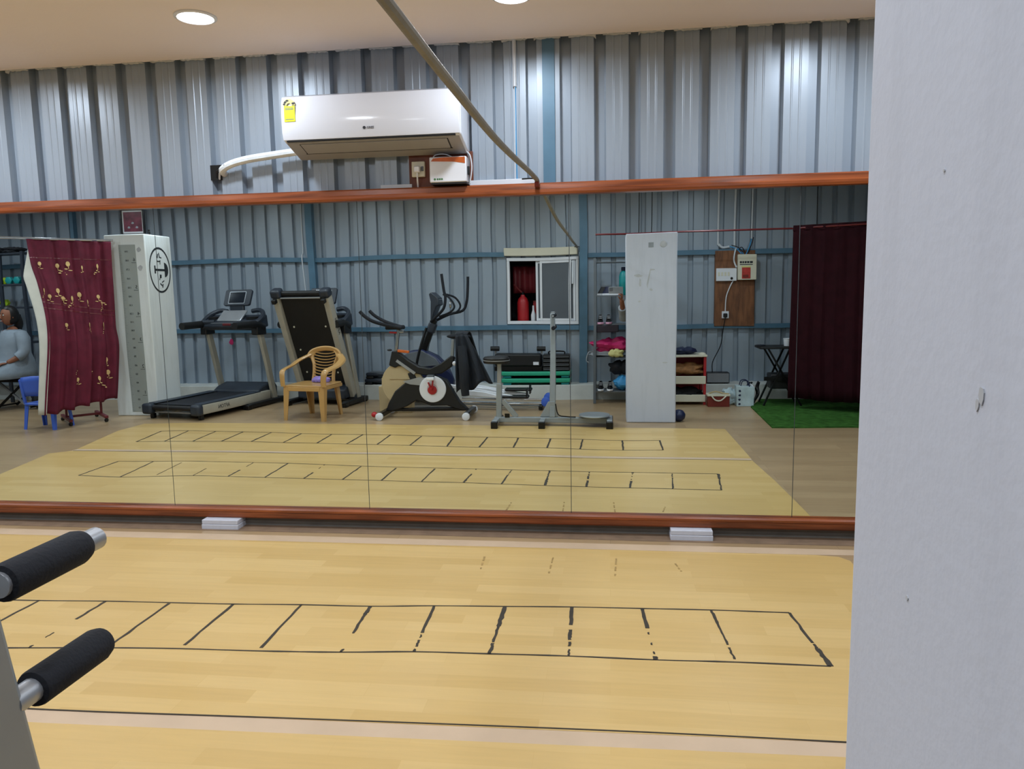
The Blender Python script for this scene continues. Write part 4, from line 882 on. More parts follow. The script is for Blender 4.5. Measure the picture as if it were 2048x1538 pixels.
MB().prism([(a-EX, b) for a, b in ((-2.56, 0.45), (-2.40, 0.66), (-2.22, 0.69), (-2.06, 0.60), (-2.0, 0.52), (-2.22, 0.50), (-2.42, 0.42))], 'y', 0.091, 0.10).build('side_cover', m_mid, t, bevel=0.004)
MB().lathe([(0.13, 0), (0.14, 0.01), (0.13, 0.03), (0.03, 0.035)], Ep(-1.98, 0.10, 0.34), 'y', 24).build('crank_disc', m_navy, t)
MB().bar(Ep(-2.24, 0, 0.62), Ep(-2.075, 0, 1.06), 0.07, 0.075, up=(0, 1, 0)).build('column', m_blackm, t, bevel=0.014)
MB().bar(Ep(-2.135, 0, 0.90), Ep(-2.09, 0, 1.02), 0.10, 0.10, up=(0, 1, 0)).build('column_collar', m_grey, t, bevel=0.02)
MB().prism([(a-EX, b) for a, b in ((-2.11, 1.37), (-2.08, 1.39), (-2.0, 1.32), (-1.985, 1.24), (-2.02, 1.22), (-2.055, 1.14), (-2.08, 1.05), (-2.10, 1.05), (-2.09, 1.28))], 'y', -0.12, 0.12).build('console', m_grey, t, bevel=0.012)
MB().prism([(a-EX, b) for a, b in ((-2.07, 1.365), (-2.0, 1.305), (-1.99, 1.30), (-2.06, 1.37))], 'y', -0.09, 0.09).build('screen', m_screen, t)
for s, top in ((1, ((-1.925, 1.59), (-1.90, 1.40), (-1.885, 1.33), (-1.91, 1.20), (-2.02, 1.10), (-2.10, 1.04))), (-1, ((-1.70, 1.56), (-1.705, 1.40), (-1.72, 1.26), (-1.77, 1.16), (-1.92, 1.12), (-2.07, 1.05)))):
    MB().tube([Ep(a, s*0.22*(1-0.6*max(0, i-3)/2), b) for i, (a, b) in enumerate(top)], 0.017, 10, 4).build('moving_handle', m_foam, t)
MB().tube([Ep(-2.0, 0.06, 1.10), Ep(-1.86, 0.12, 1.15), Ep(-1.80, 0.13, 1.22), Ep(-1.86, 0.12, 1.32), Ep(-1.94, 0.08, 1.36)], 0.012, 8, 4).build('fixed_grip', m_foam, t)
MB().tube([Ep(-2.0, -0.06, 1.10), Ep(-1.84, -0.12, 1.14), Ep(-1.78, -0.13, 1.22), Ep(-1.84, -0.12, 1.32), Ep(-1.94, -0.08, 1.36)], 0.012, 8, 4).build('fixed_grip', m_foam, t)
MB().ell(Ep(-1.85, 0.12, 1.24), (0.016, 0.016, 0.045), 10, 6).build('pulse_sensor', m_chrome, t)
for s in (-1, 1):
    MB().tube([Ep(-2.14, s*0.16, 0.97), Ep(-2.22, s*0.19, 0.70), Ep(-2.27, s*0.2, 0.48)], 0.016, 8, 3).build('lower_swing_arm', m_blackm, t)
    MB().bar(Ep(-1.98, s*0.17, 0.30), Ep(-1.0, s*0.17, 0.13), 0.035, 0.045).build('pedal_arm', m_wplas, t, bevel=0.008)
    MB().prism([(a-EX, b) for a, b in ((-1.74, 0.205), (-1.70, 0.24), (-1.45, 0.215), (-1.25, 0.165), (-1.30, 0.145), (-1.65, 0.165))], 'y', s*0.17-0.04, s*0.17+0.04).build('arm_cover', m_wplas, t, bevel=0.008)
    MB().box(-1.42-EX, -1.10-EX, s*0.17-0.065, s*0.17+0.065, 0.185-(0.0 if s > 0 else 0.0), 0.215).xf(Matrix.Translation((0.16, 0, 0.0 if s < 0 else -0.04))).build('foot_pedal', m_black, t, bevel=0.012)
    MB().box(-0.97-EX, -0.955-EX, s*0.17-0.065, s*0.17+0.065, 0.15, 0.26).xf(Matrix.Translation((0.0, 0, 0.0))).build('pedal_lip', m_black, t, bevel=0.005)
    MB().tube([Ep(-1.80, s*0.17, 0.085), Ep(-0.74, s*0.17, 0.075)], 0.011, 8).build('guide_rail', m_chrome, t)
    MB().lathe([(0.03, -0.035), (0.055, -0.03), (0.055, 0.03), (0.03, 0.035)], Ep(-0.74, s*0.17, 0.10), 'y', 18).build('roller_wheel', m_blueP, t)
# tan card box leaning behind the bike
t = thing('cardboard_box', 'tan cardboard carton on the floor behind the spin bike', 'box', (-2.53, -0.125, 0))
MB().box(-0.14, 0.25, -0.065, 0.065, 0, 0.30).build('carton', m_board, t, bevel=0.004)
MB().box(-0.10, 0.20, -0.063, 0.063, 0.301, 0.40).build('upper_flap', m_board, t, bevel=0.004)

# ================================================================== TWISTER MACHINE beside the camera
TX, TY = -0.596, 0.585
t = thing('twister_machine', 'grey steel waist twister with padded handles, round seat and turning disc', 'twister machine', (TX, TY, 0))
BYO = 0.15      # the base sits a little nearer the mirror than the top of the leaning post
def Tp(x, y, z): return (x-TX, y+BYO, z)
MB().bar(Tp(-1.19, 0, 0.065), Tp(0.02, 0, 0.055), 0.06, 0.055).build('main_beam', m_gpaint, t, bevel=0.006)
for x, hw in ((-1.165, 0.20), (-0.68, 0.20), (-0.005, 0.16)):
    MB().bar(Tp(x, -hw, 0.06), Tp(x, hw, 0.06), 0.055, 0.045).build('cross_foot', m_gpaint, t, bevel=0.006)
    for s in (-1, 1): MB().box(x-TX-0.034, x-TX+0.034, s*hw-0.035+BYO, s*hw+0.035+BYO, 0.0, 0.075).build('rubber_cap', m_blackm, t, bevel=0.008)
# handle post
sh_ = Matrix(((1, 0, 0, 0), (0, 1, -0.16, 0.165), (0, 0, 1, 0), (0, 0, 0, 1)))   # lean
MB().prism([(-0.022, 0.09), (0.044, 0.09), (0.036, 1.145), (-0.012, 1.145)], 'y', -0.03, 0.03).xf(sh_).build('handle_post', m_gpaint, t, bevel=0.006)
MB().prism([(-0.12, 0.092), (-0.035, 0.25), (0.035, 0.25), (0.075, 0.092)], 'y', BYO-0.012, BYO+0.012).build('gusset', m_gpaint, t, bevel=0.003)
MB().lathe([(0.024, 0), (0.024, 0.012), (0.016, 0.016)], (0.016, -0.018, 1.145), 'z', 16).build('post_cap', m_silver, t)
HX = 0.026
for z, f0, f1, tip in ((1.1225, 0.032, 0.145, 0.167), (1.0035, 0.056, 0.163, 0.158)):
    h_ = MB().tube([(HX, 0.028, z), (HX, tip, z)], 0.0125, 16).build('handle_bar', m_silver, t)
    MB().lathe([(0.0125, f0), (0.0180, f0+0.001), (0.0190, f0+0.004), (0.0190, f1-0.012), (0.0165, f1-0.003), (0.0127, f1)], (HX, 0, z), 'y', 24).build('foam_grip', m_foam, h_)
    MB().tube([(HX, -0.028, z), (HX, -0.17, z)], 0.0125, 16).build('rear_bar', m_silver, h_)
    MB().lathe([(0.0125, -0.16), (0.018, -0.155), (0.018, -0.06), (0.0125, -0.055)], (HX, 0, z), 'y', 24).build('rear_grip', m_foam, h_)
# seat post
MB().bar(Tp(-1.145, 0, 0.08), Tp(-1.13, 0, 0.44), 0.055, 0.055, up=(0, 1, 0)).build('seat_post', m_gpaint, t, bevel=0.005)
MB().bar(Tp(-1.13, 0, 0.43), Tp(-1.125, 0, 0.65), 0.04, 0.04, up=(0, 1, 0)).build('inner_post', m_silver, t, bevel=0.004)
MB().bar(Tp(-1.10, 0, 0.26), Tp(-0.96, 0, 0.09), 0.03, 0.05).build('brace', m_gpaint, t, bevel=0.004)
MB().box(-1.08-TX, -1.03-TX, BYO+0.02, BYO+0.035, 0.09, 0.13).build('lock_pin', m_blackm, t)
MB().lathe([(0.13, 0.65), (0.135, 0.662), (0.135, 0.70), (0.12, 0.715)], Tp(-1.155, 0, 0), 'z', 28).build('seat_pad', m_black, t)
MB().lathe([(0.137, 0.676), (0.137, 0.684)], Tp(-1.155, 0, 0), 'z', 28).build('seat_trim', m_silver, t)
MB().lathe([(0.06, 0.085), (0.06, 0.095), (0.15, 0.100), (0.155, 0.108), (0.15, 0.118)], Tp(-0.155, 0, 0), 'z', 30).build('turning_disc', m_gpaint, t)
MB().tube([Tp(-0.55, 0.03, 0.23), Tp(-0.52, 0.04, 0.12), Tp(-0.44, 0.045, 0.10), Tp(-0.34, 0.04, 0.095)], 0.006, 6, 4).build('cord', m_blackm, t)
tag(MB().ell((0, 0, 0), (0.07, 0.07, 0.062), 18, 12, lambda p, d: p*(1+0.02*math.sin(10*d.z))).build('exercise_ball', m_navy), 'small dark blue ball on the floor against the near white pillar', 'ball')
bpy.data.objects['exercise_ball'].location = (0.715, 0.44, 0.062)
# ================================================================== SHOE RACK AND WHAT IS ON IT
RX0, RX1, RY0, RY1 = -0.18, 0.48, -1.04, -0.74
t = thing('shoe_rack', 'tall grey metal shoe rack behind the near white pillar', 'rack', ((RX0+RX1)/2, (RY0+RY1)/2, 0))
rcx, rcy = (RX0+RX1)/2, (RY0+RY1)/2
for x in (RX0, RX1):
    for y in (RY0, RY1):
        MB().box(x-rcx-0.016, x-rcx+0.016, y-rcy-0.016, y-rcy+0.016, 0.0, 1.74).build('post', m_mid, t, bevel=0.003)
RZ = (0.15, 0.57, 0.97, 1.30, 1.70)
for z in RZ: MB().box(RX0-rcx, RX1-rcx, RY0-rcy, RY1-rcy, z-0.012, z).build('shelf', m_mid, t, bevel=0.002)
MB().box(RX0+0.02-rcx, 0.10-rcx, RY0+0.02-rcy, RY1+0.01-rcy, 0.875, 0.957).build('hanging_drawer', mat('plum_plastic', S(40, 30, 42), 0.6), t, bevel=0.008)
def shoe(name, label, loc, rz, mu, ms, group, L=0.26):
    t = thing(name, label, 'shoe', loc, rz, group)
    out = [(0.0, -0.030), (0.05, -0.036), (0.13, -0.036), (0.19, -0.045), (0.24, -0.034), (0.262, 0.0), (0.245, 0.034), (0.19, 0.043), (0.12, 0.036), (0.05, 0.036), (0.0, 0.030), (-0.012, 0.0)]
    k = L/0.27
    MB().prism([(a*k-0.13*k, b*k) for a, b in out], 'z', 0, 0.024).build('sole', ms, t, bevel=0.005)
    def sh(u, v):
        a = 2*PI*u; px = 0.125+0.13*math.cos(a); py = 0.036*math.sin(a)*(1+0.15*math.cos(a))
        top = 0.085-0.055*max(0, (px-0.09)/0.17); 
        q = 1-v*0.42
        return ((0.11+(px-0.11)*q-0.13)*k, py*q*k, (0.022+v*top)*k)
    MB().grid(sh, 20, 5).build('upper', mu, t)
    MB().ell((-0.045*k, 0, 0.072*k), (0.05*k, 0.022*k, 0.012*k), 12, 6).build('collar', m_dark, t)
    for q in range(3): MB().box((0.0+q*0.022)*k-0.004, (0.0+q*0.022)*k+0.004, -0.018, 0.018, (0.094-q*0.013)*k, (0.098-q*0.013)*k).build('lace', m_wplas, t)
shoe('sneaker', 'dark sneaker with a white sole on the upper shelf of the near rack', (-0.03, -0.88, 1.30), R(15), m_black, m_wplas, 'dark and white sneakers'); shoe('sneaker', 'dark sneaker with a white sole beside its pair on the upper shelf', (0.03, -0.80, 1.30), R(5), m_navy, m_wplas, 'dark and white sneakers')
for i, x in enumerate((-0.12, -0.02)): shoe('sneaker', ['left', 'right'][i]+' black and pink sneaker toe-out on the middle shelf of the rack', (x, -0.84, 0.97), R(88), m_black, mat('pale_pink_sole', S(210, 160, 186), 0.6), 'black and pink sneakers')
for i, x in enumerate((-0.11, 0.0)): shoe('sneaker', ['left', 'right'][i]+' black sneaker with a white toe on the bottom shelf of the rack', (x, -0.84, 0.15), R(90), m_black, m_wplas, 'black sneakers on the bottom shelf')
def softbag(name, label, cat, loc, r, m, wob=0.12, seed=1, strap=None, ms=None):
    t = thing(name, label, cat, loc)
    rn = random.Random(seed); a, b, c = (rn.uniform(0, 6) for _ in range(3))
    def wr(p, d):
        k = 1+wob*(0.8*math.sin(5*d.z+a+2*d.x)+0.45*math.sin(11*d.x+7*d.y+b)+0.3*math.sin(17*d.y+13*d.z+c))
        sq = 1+0.28*abs(d.x*d.z)*2+0.2*abs(d.x*d.y)*2          # squarer than an egg
        return Vector((p.x*k*sq, p.y*k*sq, max(p.z*k*(1-0.25*max(0, math.sin(9*d.x+a))), -r[2]*0.85)))
    MB().ell((0, 0, r[2]*0.86), r, 36, 22, wr).build('body', m, t)
    if strap: MB().tube(strap, 0.006, 6, 4).build('strap', ms or m, t)
    return t
softbag('fabric_bag', 'magenta fabric bag slumped on the rack shelf left of the near pillar', 'bag', (0.02, -0.86, 0.62), (0.20, 0.10, 0.10), m_pink, 0.18, 3, [(-0.15, 0.05, 0.08), (-0.22, 0.09, 0.02), (-0.20, 0.10, -0.08)], m_paleclo)
softbag('cream_pouch', 'pale yellow pouch hanging at the edge of the rack shelf', 'bag', (0.07, -0.72, 0.57), (0.075, 0.03, 0.055), m_lemon, 0.1, 5)
softbag('grey_bag', 'grey bag with hanging straps on the rack shelf under the magenta bag', 'bag', (-0.03, -0.88, 0.57), (0.17, 0.11, 0.045), m_paleclo, 0.12, 6, [(-0.14, 0.08, 0.06), (-0.22, 0.16, 0.07), (-0.25, 0.17, -0.03), (-0.22, 0.17, -0.06)], m_paleclo)
softbag('dark_bag', 'black bag standing on the rack shelf above the sky blue bag', 'bag', (0.14, -0.88, 0.572-0.20), (0.13, 0.10, 0.10), m_darkcl, 0.08, 8)
bpy.data.objects['dark_bag'].location.z = 0.34
softbag('blue_bag', 'sky blue bag on the bottom shelf of the rack', 'bag', (0.20, -0.84, 0.152), (0.13, 0.10, 0.105), m_skyb, 0.10, 9)
t = thing('teal_bottle', 'teal water bottle on the upper shelf of the rack beside the near pillar', 'bottle', (0.16, -0.86, 1.30))
MB().lathe([(0.05, 0), (0.055, 0.01), (0.055, 0.22), (0.04, 0.27), (0.022, 0.29)], (0, 0, 0), n=20).build('body', m_teal, t); MB().lathe([(0.026, 0.291), (0.026, 0.33), (0.02, 0.335)], (0, 0, 0), n=14).build('cap', m_navy, t)
# ================================================================== RED AND CREAM DRAWER TOWER
t = thing('drawer_tower', 'red plastic tower with cream trays right of the near white pillar', 'drawer unit', (0.83, -0.85, 0))
for x in (-0.285, 0.285):
    for y in (-0.16, 0.16): MB().box(x-0.016, x+0.016, y-0.016, y+0.016, 0.0, 0.56).build('post', m_red, t, bevel=0.004)
MB().box(-0.30, 0.30, -0.175, -0.165, 0.03, 0.55).build('back_panel', m_red, t)
for x in (-0.30, 0.292): MB().box(x, x+0.008, -0.16, 0.15, 0.30, 0.55).build('side_panel', m_red, t)
for z, h_ in ((0.045, 0.075), (0.255, 0.085)):
    tr = MB().box(-0.29, 0.29, -0.165, 0.175, z, z+0.008).build('tray', m_cream, t)
    MB().box(-0.295, 0.295, 0.176, 0.19, z-0.01, z+h_).build('tray_front', m_cream, tr, bevel=0.006)
    for x in (-0.295, 0.283): MB().box(x, x+0.012, -0.165, 0.175, z+0.008, z+h_).build('tray_side', m_cream, tr)
MB().box(-0.31, 0.31, -0.18, 0.19, 0.561, 0.585).build('top_tray', m_cream, t, bevel=0.006)
MB().ell((0.25, 0.14, 0.585), (0.05, 0.04, 0.03), 12, 8).build('top_corner', m_cream, t)
softbag('cloth_bundle', 'brown patterned cloth bundle in the top tier of the red tower', 'cloth', (0.90, -0.80, 0.345), (0.19, 0.12, 0.075), mat('brown_cloth', S(150, 104, 62), 0.8, 0, 0.4, 18), 0.12, 12)
softbag('dark_bundle', 'black bundle in the lowest tray of the red tower', 'cloth', (0.86, -0.82, 0.056), (0.22, 0.13, 0.075), m_dark, 0.12, 13)
softbag('dark_case', 'dark blue case on top of the red tower', 'case', (0.88, -0.84, 0.586), (0.13, 0.09, 0.05), m_navy, 0.1, 14)
t = thing('speaker_box', 'grey mesh speaker box standing on the curb under the switch board', 'speaker', (1.325, -1.20, 0.191))
MB().box(-0.135, 0.135, -0.08, 0.08, 0.008, 0.135).build('cabinet', m_black, t, bevel=0.006); MB().box(-0.128, 0.128, 0.0802, 0.086, 0.016, 0.128).build('grille', m_amp, t, bevel=0.002)
for x in (-0.1, 0.1): MB().box(x-0.02, x+0.02, -0.06, 0.06, 0, 0.0078).build('foot', m_black, t)
MB().lathe([(0.02, 0), (0.02, 0.012)], (-0.148, 0.0, 0.07), 'x', 12).build('knob', m_wplas, t)
t = thing('red_crate', 'low brown-red crate with pale ropes on the floor beside the red tower', 'crate', (1.255, -0.60, 0))
MB().box(-0.12, 0.12, -0.08, 0.08, 0, 0.12).build('body', m_brownred, t, bevel=0.004)
MB().box(-0.128, 0.128, -0.088, 0.088, 0.1205, 0.14).build('rim', m_cream, t, bevel=0.004)
MB().tube([(-0.08, 0.085, 0.125), (-0.04, 0.10, 0.08), (0.02, 0.10, 0.075), (0.08, 0.085, 0.125)], 0.008, 8, 5).build('rope_handle', m_cream, t)
MB().tube([(-0.10, 0.0, 0.145), (-0.03, 0.04, 0.17), (0.05, 0.03, 0.15), (0.11, 0.06, 0.145)], 0.009, 8, 5).build('rope', m_board, t)
t = thing('shopping_bag', 'pale blue and white paper bag with dark print by the black table', 'bag', (1.545, -0.60, 0))
MB().prism([(-0.09, 0), (0.10, 0), (0.105, 0.22), (-0.10, 0.24)], 'y', -0.07, 0.07).build('body', m_bag, t, bevel=0.006)
for z in (0.03, 0.08, 0.13, 0.18): MB().prism(blob(-0.06, z, 0.016, 0.014, 8, int(z*100)), 'y', 0.0702, 0.0712).build('print_mark', m_navy, t, smooth=0)
for s in (-1, 1): MB().tube([(-0.05, s*0.05, 0.22), (-0.03, s*0.05, 0.29), (0.03, s*0.05, 0.29), (0.05, s*0.05, 0.22)], 0.006, 6, 4).build('handle', m_navy, t)
softbag('clear_bag', 'crumpled clear plastic bag between the red crate and paper bag', 'bag', (1.42, -0.72, 0), (0.08, 0.08, 0.11), m_bag, 0.15, 15)
MB_ = thing('black_strap_bundle', 'tangle of black and white straps beside the black folding table', 'straps', (1.66, -0.70, 0))
for k in range(5):
    rn = random.Random(k+30); MB().tube([(rn.uniform(-0.08, 0.08), rn.uniform(-0.06, 0.06), z) for z in (0.02, 0.12, 0.2, 0.26)], 0.012, 6, 4).build('strap', m_wplas if k == 2 else m_black, MB_)
# ================================================================== BLACK FOLDING TABLE AND CUP
t = thing('folding_table', 'small black folding table with crossed legs by the maroon curtain', 'table', (1.95, -0.66, 0))
MB().prism(rrect(-0.26, 0.30, -0.18, 0.18, 0.03), 'z', 0.665, 0.69).build('tabletop', m_black, t, bevel=0.004)
for y in (-0.15, 0.15):
    MB().bar((-0.20, y, 0.012), (0.08, y, 0.665), 0.02, 0.022, up=(0, 1, 0)).build('leg', m_blackm, t); MB().bar((0.22, y, 0.012), (-0.16, y, 0.665), 0.02, 0.022, up=(0, 1, 0)).build('leg', m_blackm, t)
MB().box(-0.20, 0.22, 0.13, 0.15, 0.30, 0.345).build('cross_bar', m_blackm, t); MB().box(-0.12, 0.18, -0.12, 0.12, 0.20, 0.37).build('lower_basket', m_black, t, bevel=0.01)
MB().ell((-0.22, 0.0, 0.70), (0.06, 0.03, 0.012), 10, 6).build('edge_handle', m_grey, t)
t = thing('paper_cup', 'white cup on the black folding table', 'cup', (2.02, -0.62, 0.69))
MB().lathe([(0.032, 0), (0.036, 0.002), (0.045, 0.085), (0.043, 0.088), (0.034, 0.01)], (0, 0, 0), n=18).build('cup', m_wplas, t); MB().lathe([(0.046, 0.083), (0.048, 0.088), (0.046, 0.091), (0.043, 0.089)], (0, 0, 0), n=18).build('rim', m_wplas, t)
# ================================================================== RIGHT CURTAIN ON ITS ROD
t = thing('curtain_rod', 'thin maroon rod hung across the back of the room over the near pillar', 'curtain rod', (0.9, -0.35, 2.0))
MB().tube([(-1.065, 0, 0.003), (1.08, 0, 0.0)], 0.0105, 8).build('rod', m_redm, t)
MB().tube([(1.08, 0, 0.0), (1.76, 0.45, 0.0), (2.6, 0.95, 0.0)], 0.0105, 8).build('angled_rod', m_redm, t)
for x in (-0.57, -0.43, 1.3, 2.4): MB().tube([(x, 0.14 if x == 1.3 else (0.82 if x == 2.4 else 0), 0.0), (x+0.004, 0.14 if x == 1.3 else (0.82 if x == 2.4 else 0), 0.72)], 0.005, 6).build('hanger_wire', m_dark, t)
def folds(A, B, z0, z1, amp, nf, name, m, par, nu=90, nv=14):
    A = Vector(A); B = Vector(B); d = (B-A).normalized(); nrm = Vector((-d.y, d.x))
    def fn(u, v):
        p = A.lerp(B, u); a = amp*(0.5+0.5*v)*(math.sin(u*nf*2*PI+1.2*math.sin(v*2))+0.35*math.sin(u*nf*4.7*PI+1))
        return (p.x+nrm.x*a, p.y+nrm.y*a, z0+(z1-z0)*v+0.006*math.sin(u*19)*v)
    return MB().grid(fn, nu, nv).build(name, m, par, solid=0.004)
t = thing('dark_curtain', 'plain dark maroon curtain hanging over the green turf at right', 'curtain', (0, 0, 0))
folds((1.985, -0.34), (3.45, 0.58), 2.015, 0.125, 0.016, 11, 'fabric', m_maroonD, t)
folds((1.985, -0.338), (3.45, 0.582), 2.03, 1.97, 0.012, 11, 'heading', m_maroonD, t)
# ================================================================== LEFT FLOWERED CURTAIN ON ITS STAND
L_top, L_pts = Vector((-6.196, 0.90, 2.03)), [(-6.196, 0.90, 2.027), (-6.10, 0.98, 1.75), (-5.99, 1.05, 1.534), (-5.872, 1.15, 1.168), (-5.823, 1.25, 0.757), (-5.827, 1.35, 0.19)]
R_pts = [(-5.613, 0.33, 2.014), (-5.61, 0.35, 1.72), (-5.608, 0.36, 1.417), (-5.594, 0.38, 1.076), (-5.551, 0.40, 0.80), (-5.595, 0.45, 0.25)]
Lc, Rc = catmull(L_pts, 6), catmull(R_pts, 6)
def cur(u, v, off=0.0):
    k = v*(len(Lc)-1); i = min(int(k), len(Lc)-2); f = k-i
    a = Lc[i].lerp(Lc[i+1], f); b = Rc[i].lerp(Rc[i+1], f); p = a.lerp(b, u)
    d = Vector((b.x-a.x, b.y-a.y)).normalized(); n_ = Vector((-d.y, d.x))*-1
    if n_.y < 0: n_ = -n_
    w_ = 0.026*(math.sin(u*34+2*v)+0.5*math.sin(u*57))*(0.55+0.45*v)+off
    z = p.z
    if v > 0.9: z += 0.012*math.sin(u*30)
    return Vector((p.x+n_.x*w_, p.y+n_.y*w_, z))
t = thing('flower_curtain', 'maroon curtain with gold flower sprigs beside the charted pillar', 'curtain', (0, 0, 0))
cf = MB().grid(lambda u, v: tuple(cur(u, v)), 70, 44).build('fabric', m_maroon, t, solid=0.004)
def lin(u, v):
    a = cur(0, v); k = max(0.0, min(1.0, (v-0.05)/0.3)); w_ = 0.19*k*(0.75+0.25*math.cos(3*v)); w_ = min(w_, 0.20*k)
    return (a.x-w_*(1-u)*0.75+0.012, a.y-0.02+w_*(1-u)*0.35, a.z+0.01)
MB().grid(lin, 6, 30).build('lining_edge', m_lining, t, solid=0.003)
for v in (0.145, 0.50, 0.53): MB().grid(lambda u, w_: tuple(cur(u, v+w_*0.006, 0.004)), 70, 1).build('stitch_band', m_redm, t)
def sprig(u, v, s, lean):
    root = cur(u, v, 0.006); e1 = (cur(min(u+0.02, 1), v, 0.006)-root).normalized(); up_ = Vector((0, 0, 1)); nn = e1.cross(up_).normalized()
    if nn.y < 0: nn = -nn
    def P(a, b): return root+e1*a*s+up_*b*s+nn*0.002
    mb = MB()
    for (cx, cz, rx, rz) in ((0, 0.05, 0.02, 0.026), (0.004, 0.02, 0.003, 0.02), (lean*0.02, 0.0, 0.016, 0.006), (-lean*0.02, -0.012, 0.02, 0.005), (lean*0.05, -0.024, 0.03, 0.005), (lean*0.08, -0.042, 0.014, 0.006)):
        c = P(cx, cz); pts = [c+e1*math.cos(2*PI*k/9)*rx*s+up_*math.sin(2*PI*k/9)*rz*s for k in range(9)]
        mb.add([p+nn*0.001 for p in pts]+[p-nn*0.001 for p in pts], [tuple(range(9)), tuple(range(9, 18))]+[(k, (k+1) % 9, 9+(k+1) % 9, 9+k) for k in range(9)])
    mb.build('gold_sprig', m_gold, t, smooth=0)
for row, us in ((0.235, (0.10, 0.31, 0.43, 0.60, 0.80)), (0.455, (0.06, 0.22, 0.52, 0.76)), (0.49, (0.12, 0.30, 0.40, 0.62, 0.82)), (0.64, (0.30, 0.58, 0.80)), (0.865, (0.40, 0.62, 0.83)), (0.91, (0.44, 0.70, 0.86))):
    for i, u in enumerate(us): sprig(u, row+0.008*math.sin(i*3+row*20), 0.85+0.25*((i*7) % 3)/2, 1 if i % 2 else -1)
t = thing('curtain_stand', 'maroon metal stand with silver top rail carrying the flowered curtain', 'curtain stand', (-5.95, 0.66, 0))
def Cs(x, y, z): return (x+5.95, y-0.66, z)
MB().tube([Cs(-6.65, 1.345, 2.04), Cs(-5.60, 0.31, 2.03)], 0.014, 10).build('top_rail', m_chrome, t)
for (x, y) in ((-6.05, 0.72), (-5.80, 0.475)):
    MB().tube([Cs(x, y, 0.06), Cs(x, y, 2.03)], 0.013, 10).build('upright', m_redm, t)
    f = MB().bar(Cs(x-0.22, y-0.21, 0.06), Cs(x+0.20, y+0.19, 0.06), 0.035, 0.03).build('foot_bar', m_redm, t, bevel=0.004)
    for q in (-0.20, 0.18):
        MB().lathe([(0.022, -0.01), (0.022, 0.01)], Cs(x+q, y+q*0.95, 0.022), 'x', 12).build('castor', m_blackm, f)
MB().bar(Cs(-6.05, 0.72, 0.075), Cs(-5.80, 0.475, 0.075), 0.025, 0.025).build('lower_rail', m_redm, t)
# ================================================================== BLUE CHILD CHAIR
t = thing('child_chair', 'small blue plastic child chair half hidden by the flowered curtain', 'chair', (-6.06, 0.985, 0))
for sx in (-1, 1):
    for (y, yt) in ((0.15, 0.12), (-0.16, -0.13)): leg(sx*0.185, y, sx*0.165, yt, 0.27, t, m_blueP, 0.032, 0.045)
MB().prism(rrect(-0.17, 0.17, -0.15, 0.14, 0.03), 'z', 0.262, 0.285).build('seat', m_blueP, t, bevel=0.006)
for sx in (-1, 1): MB().bar((sx*0.155, 0.12, 0.28), (sx*0.165, 0.15, 0.54), 0.03, 0.022, up=(0, 1, 0)).build('back_post', m_blueP, t, bevel=0.006)
MB().grid(lambda u, v: (-0.15+0.30*u, 0.128+0.03*v-0.02*math.sin(PI*u), 0.36+0.20*v+0.015*math.sin(PI*u)*v), 10, 4).build('backrest', m_blueP, t, solid=0.012)

# ================================================================== STORAGE RACK AT FAR LEFT
t = thing('storage_rack', 'dark storage rack against the back wall behind the seated woman', 'rack', (-8.25, -0.98, 0))
for x in (-0.55, 0.55):
    for y in (-0.07, 0.16): MB().box(x-0.018, x+0.018, y-0.018, y+0.018, 0, 2.02).build('post', m_grey, t)
for z in (0.3, 0.8, 1.26, 1.56, 1.98): MB().box(-0.57, 0.57, -0.085, 0.175, z, z+0.025).build('shelf', m_grey, t, bevel=0.003)
MB().box(0.20, 0.24, 0.15, 0.178, 0, 1.98).build('front_strut', m_grey, t)
def dumbbell(label, loc, m, rz=0.0):
    t = thing('dumbbell', label, 'dumbbell', loc, rz, 'coloured dumbbells on the far rack')
    MB().tube([(0, -0.06, 0.05), (0, 0.06, 0.05)], 0.016, 10).build('grip', m, t)
    for s in (-1, 1): MB().lathe([(0.035, -0.03), (0.052, -0.022), (0.052, 0.022), (0.035, 0.03)], (0, s*0.085, 0.05), 'y', 6).build('head', m, t)
for i, (x, z, m, nm) in enumerate(((-8.42, 1.586, m_lime, 'lime green dumbbell on the fourth shelf at the frame edge'), (-8.28, 1.586, m_lime, 'lime green dumbbell on the fourth shelf second from the edge'), (-8.15, 1.586, m_lime, 'lime green dumbbell nearest the rack strut on the fourth shelf'), (-7.93, 1.586, m_teal, 'teal dumbbell on the fourth shelf right of the rack strut'), (-7.81, 1.586, m_teal, 'teal dumbbell at the right end of the fourth shelf'), (-8.30, 1.286, m_lime, 'lime green dumbbell above the seated woman on the middle shelf'), (-8.16, 1.286, m_lime, 'lime green dumbbell on the middle shelf nearest the strut'))):
    dumbbell(nm, (x, -0.93, z), m)
for i, x in enumerate((-8.5, -8.2, -7.9)): softbag('dark_bag', ['black bag at the left of the rack top', 'black bag at the centre of the rack top', 'black bag at the right end of the rack top'][i], 'bag', (x, -0.94, 2.006), (0.115, 0.09, 0.045), m_darkcl, 0.15, 20+i)

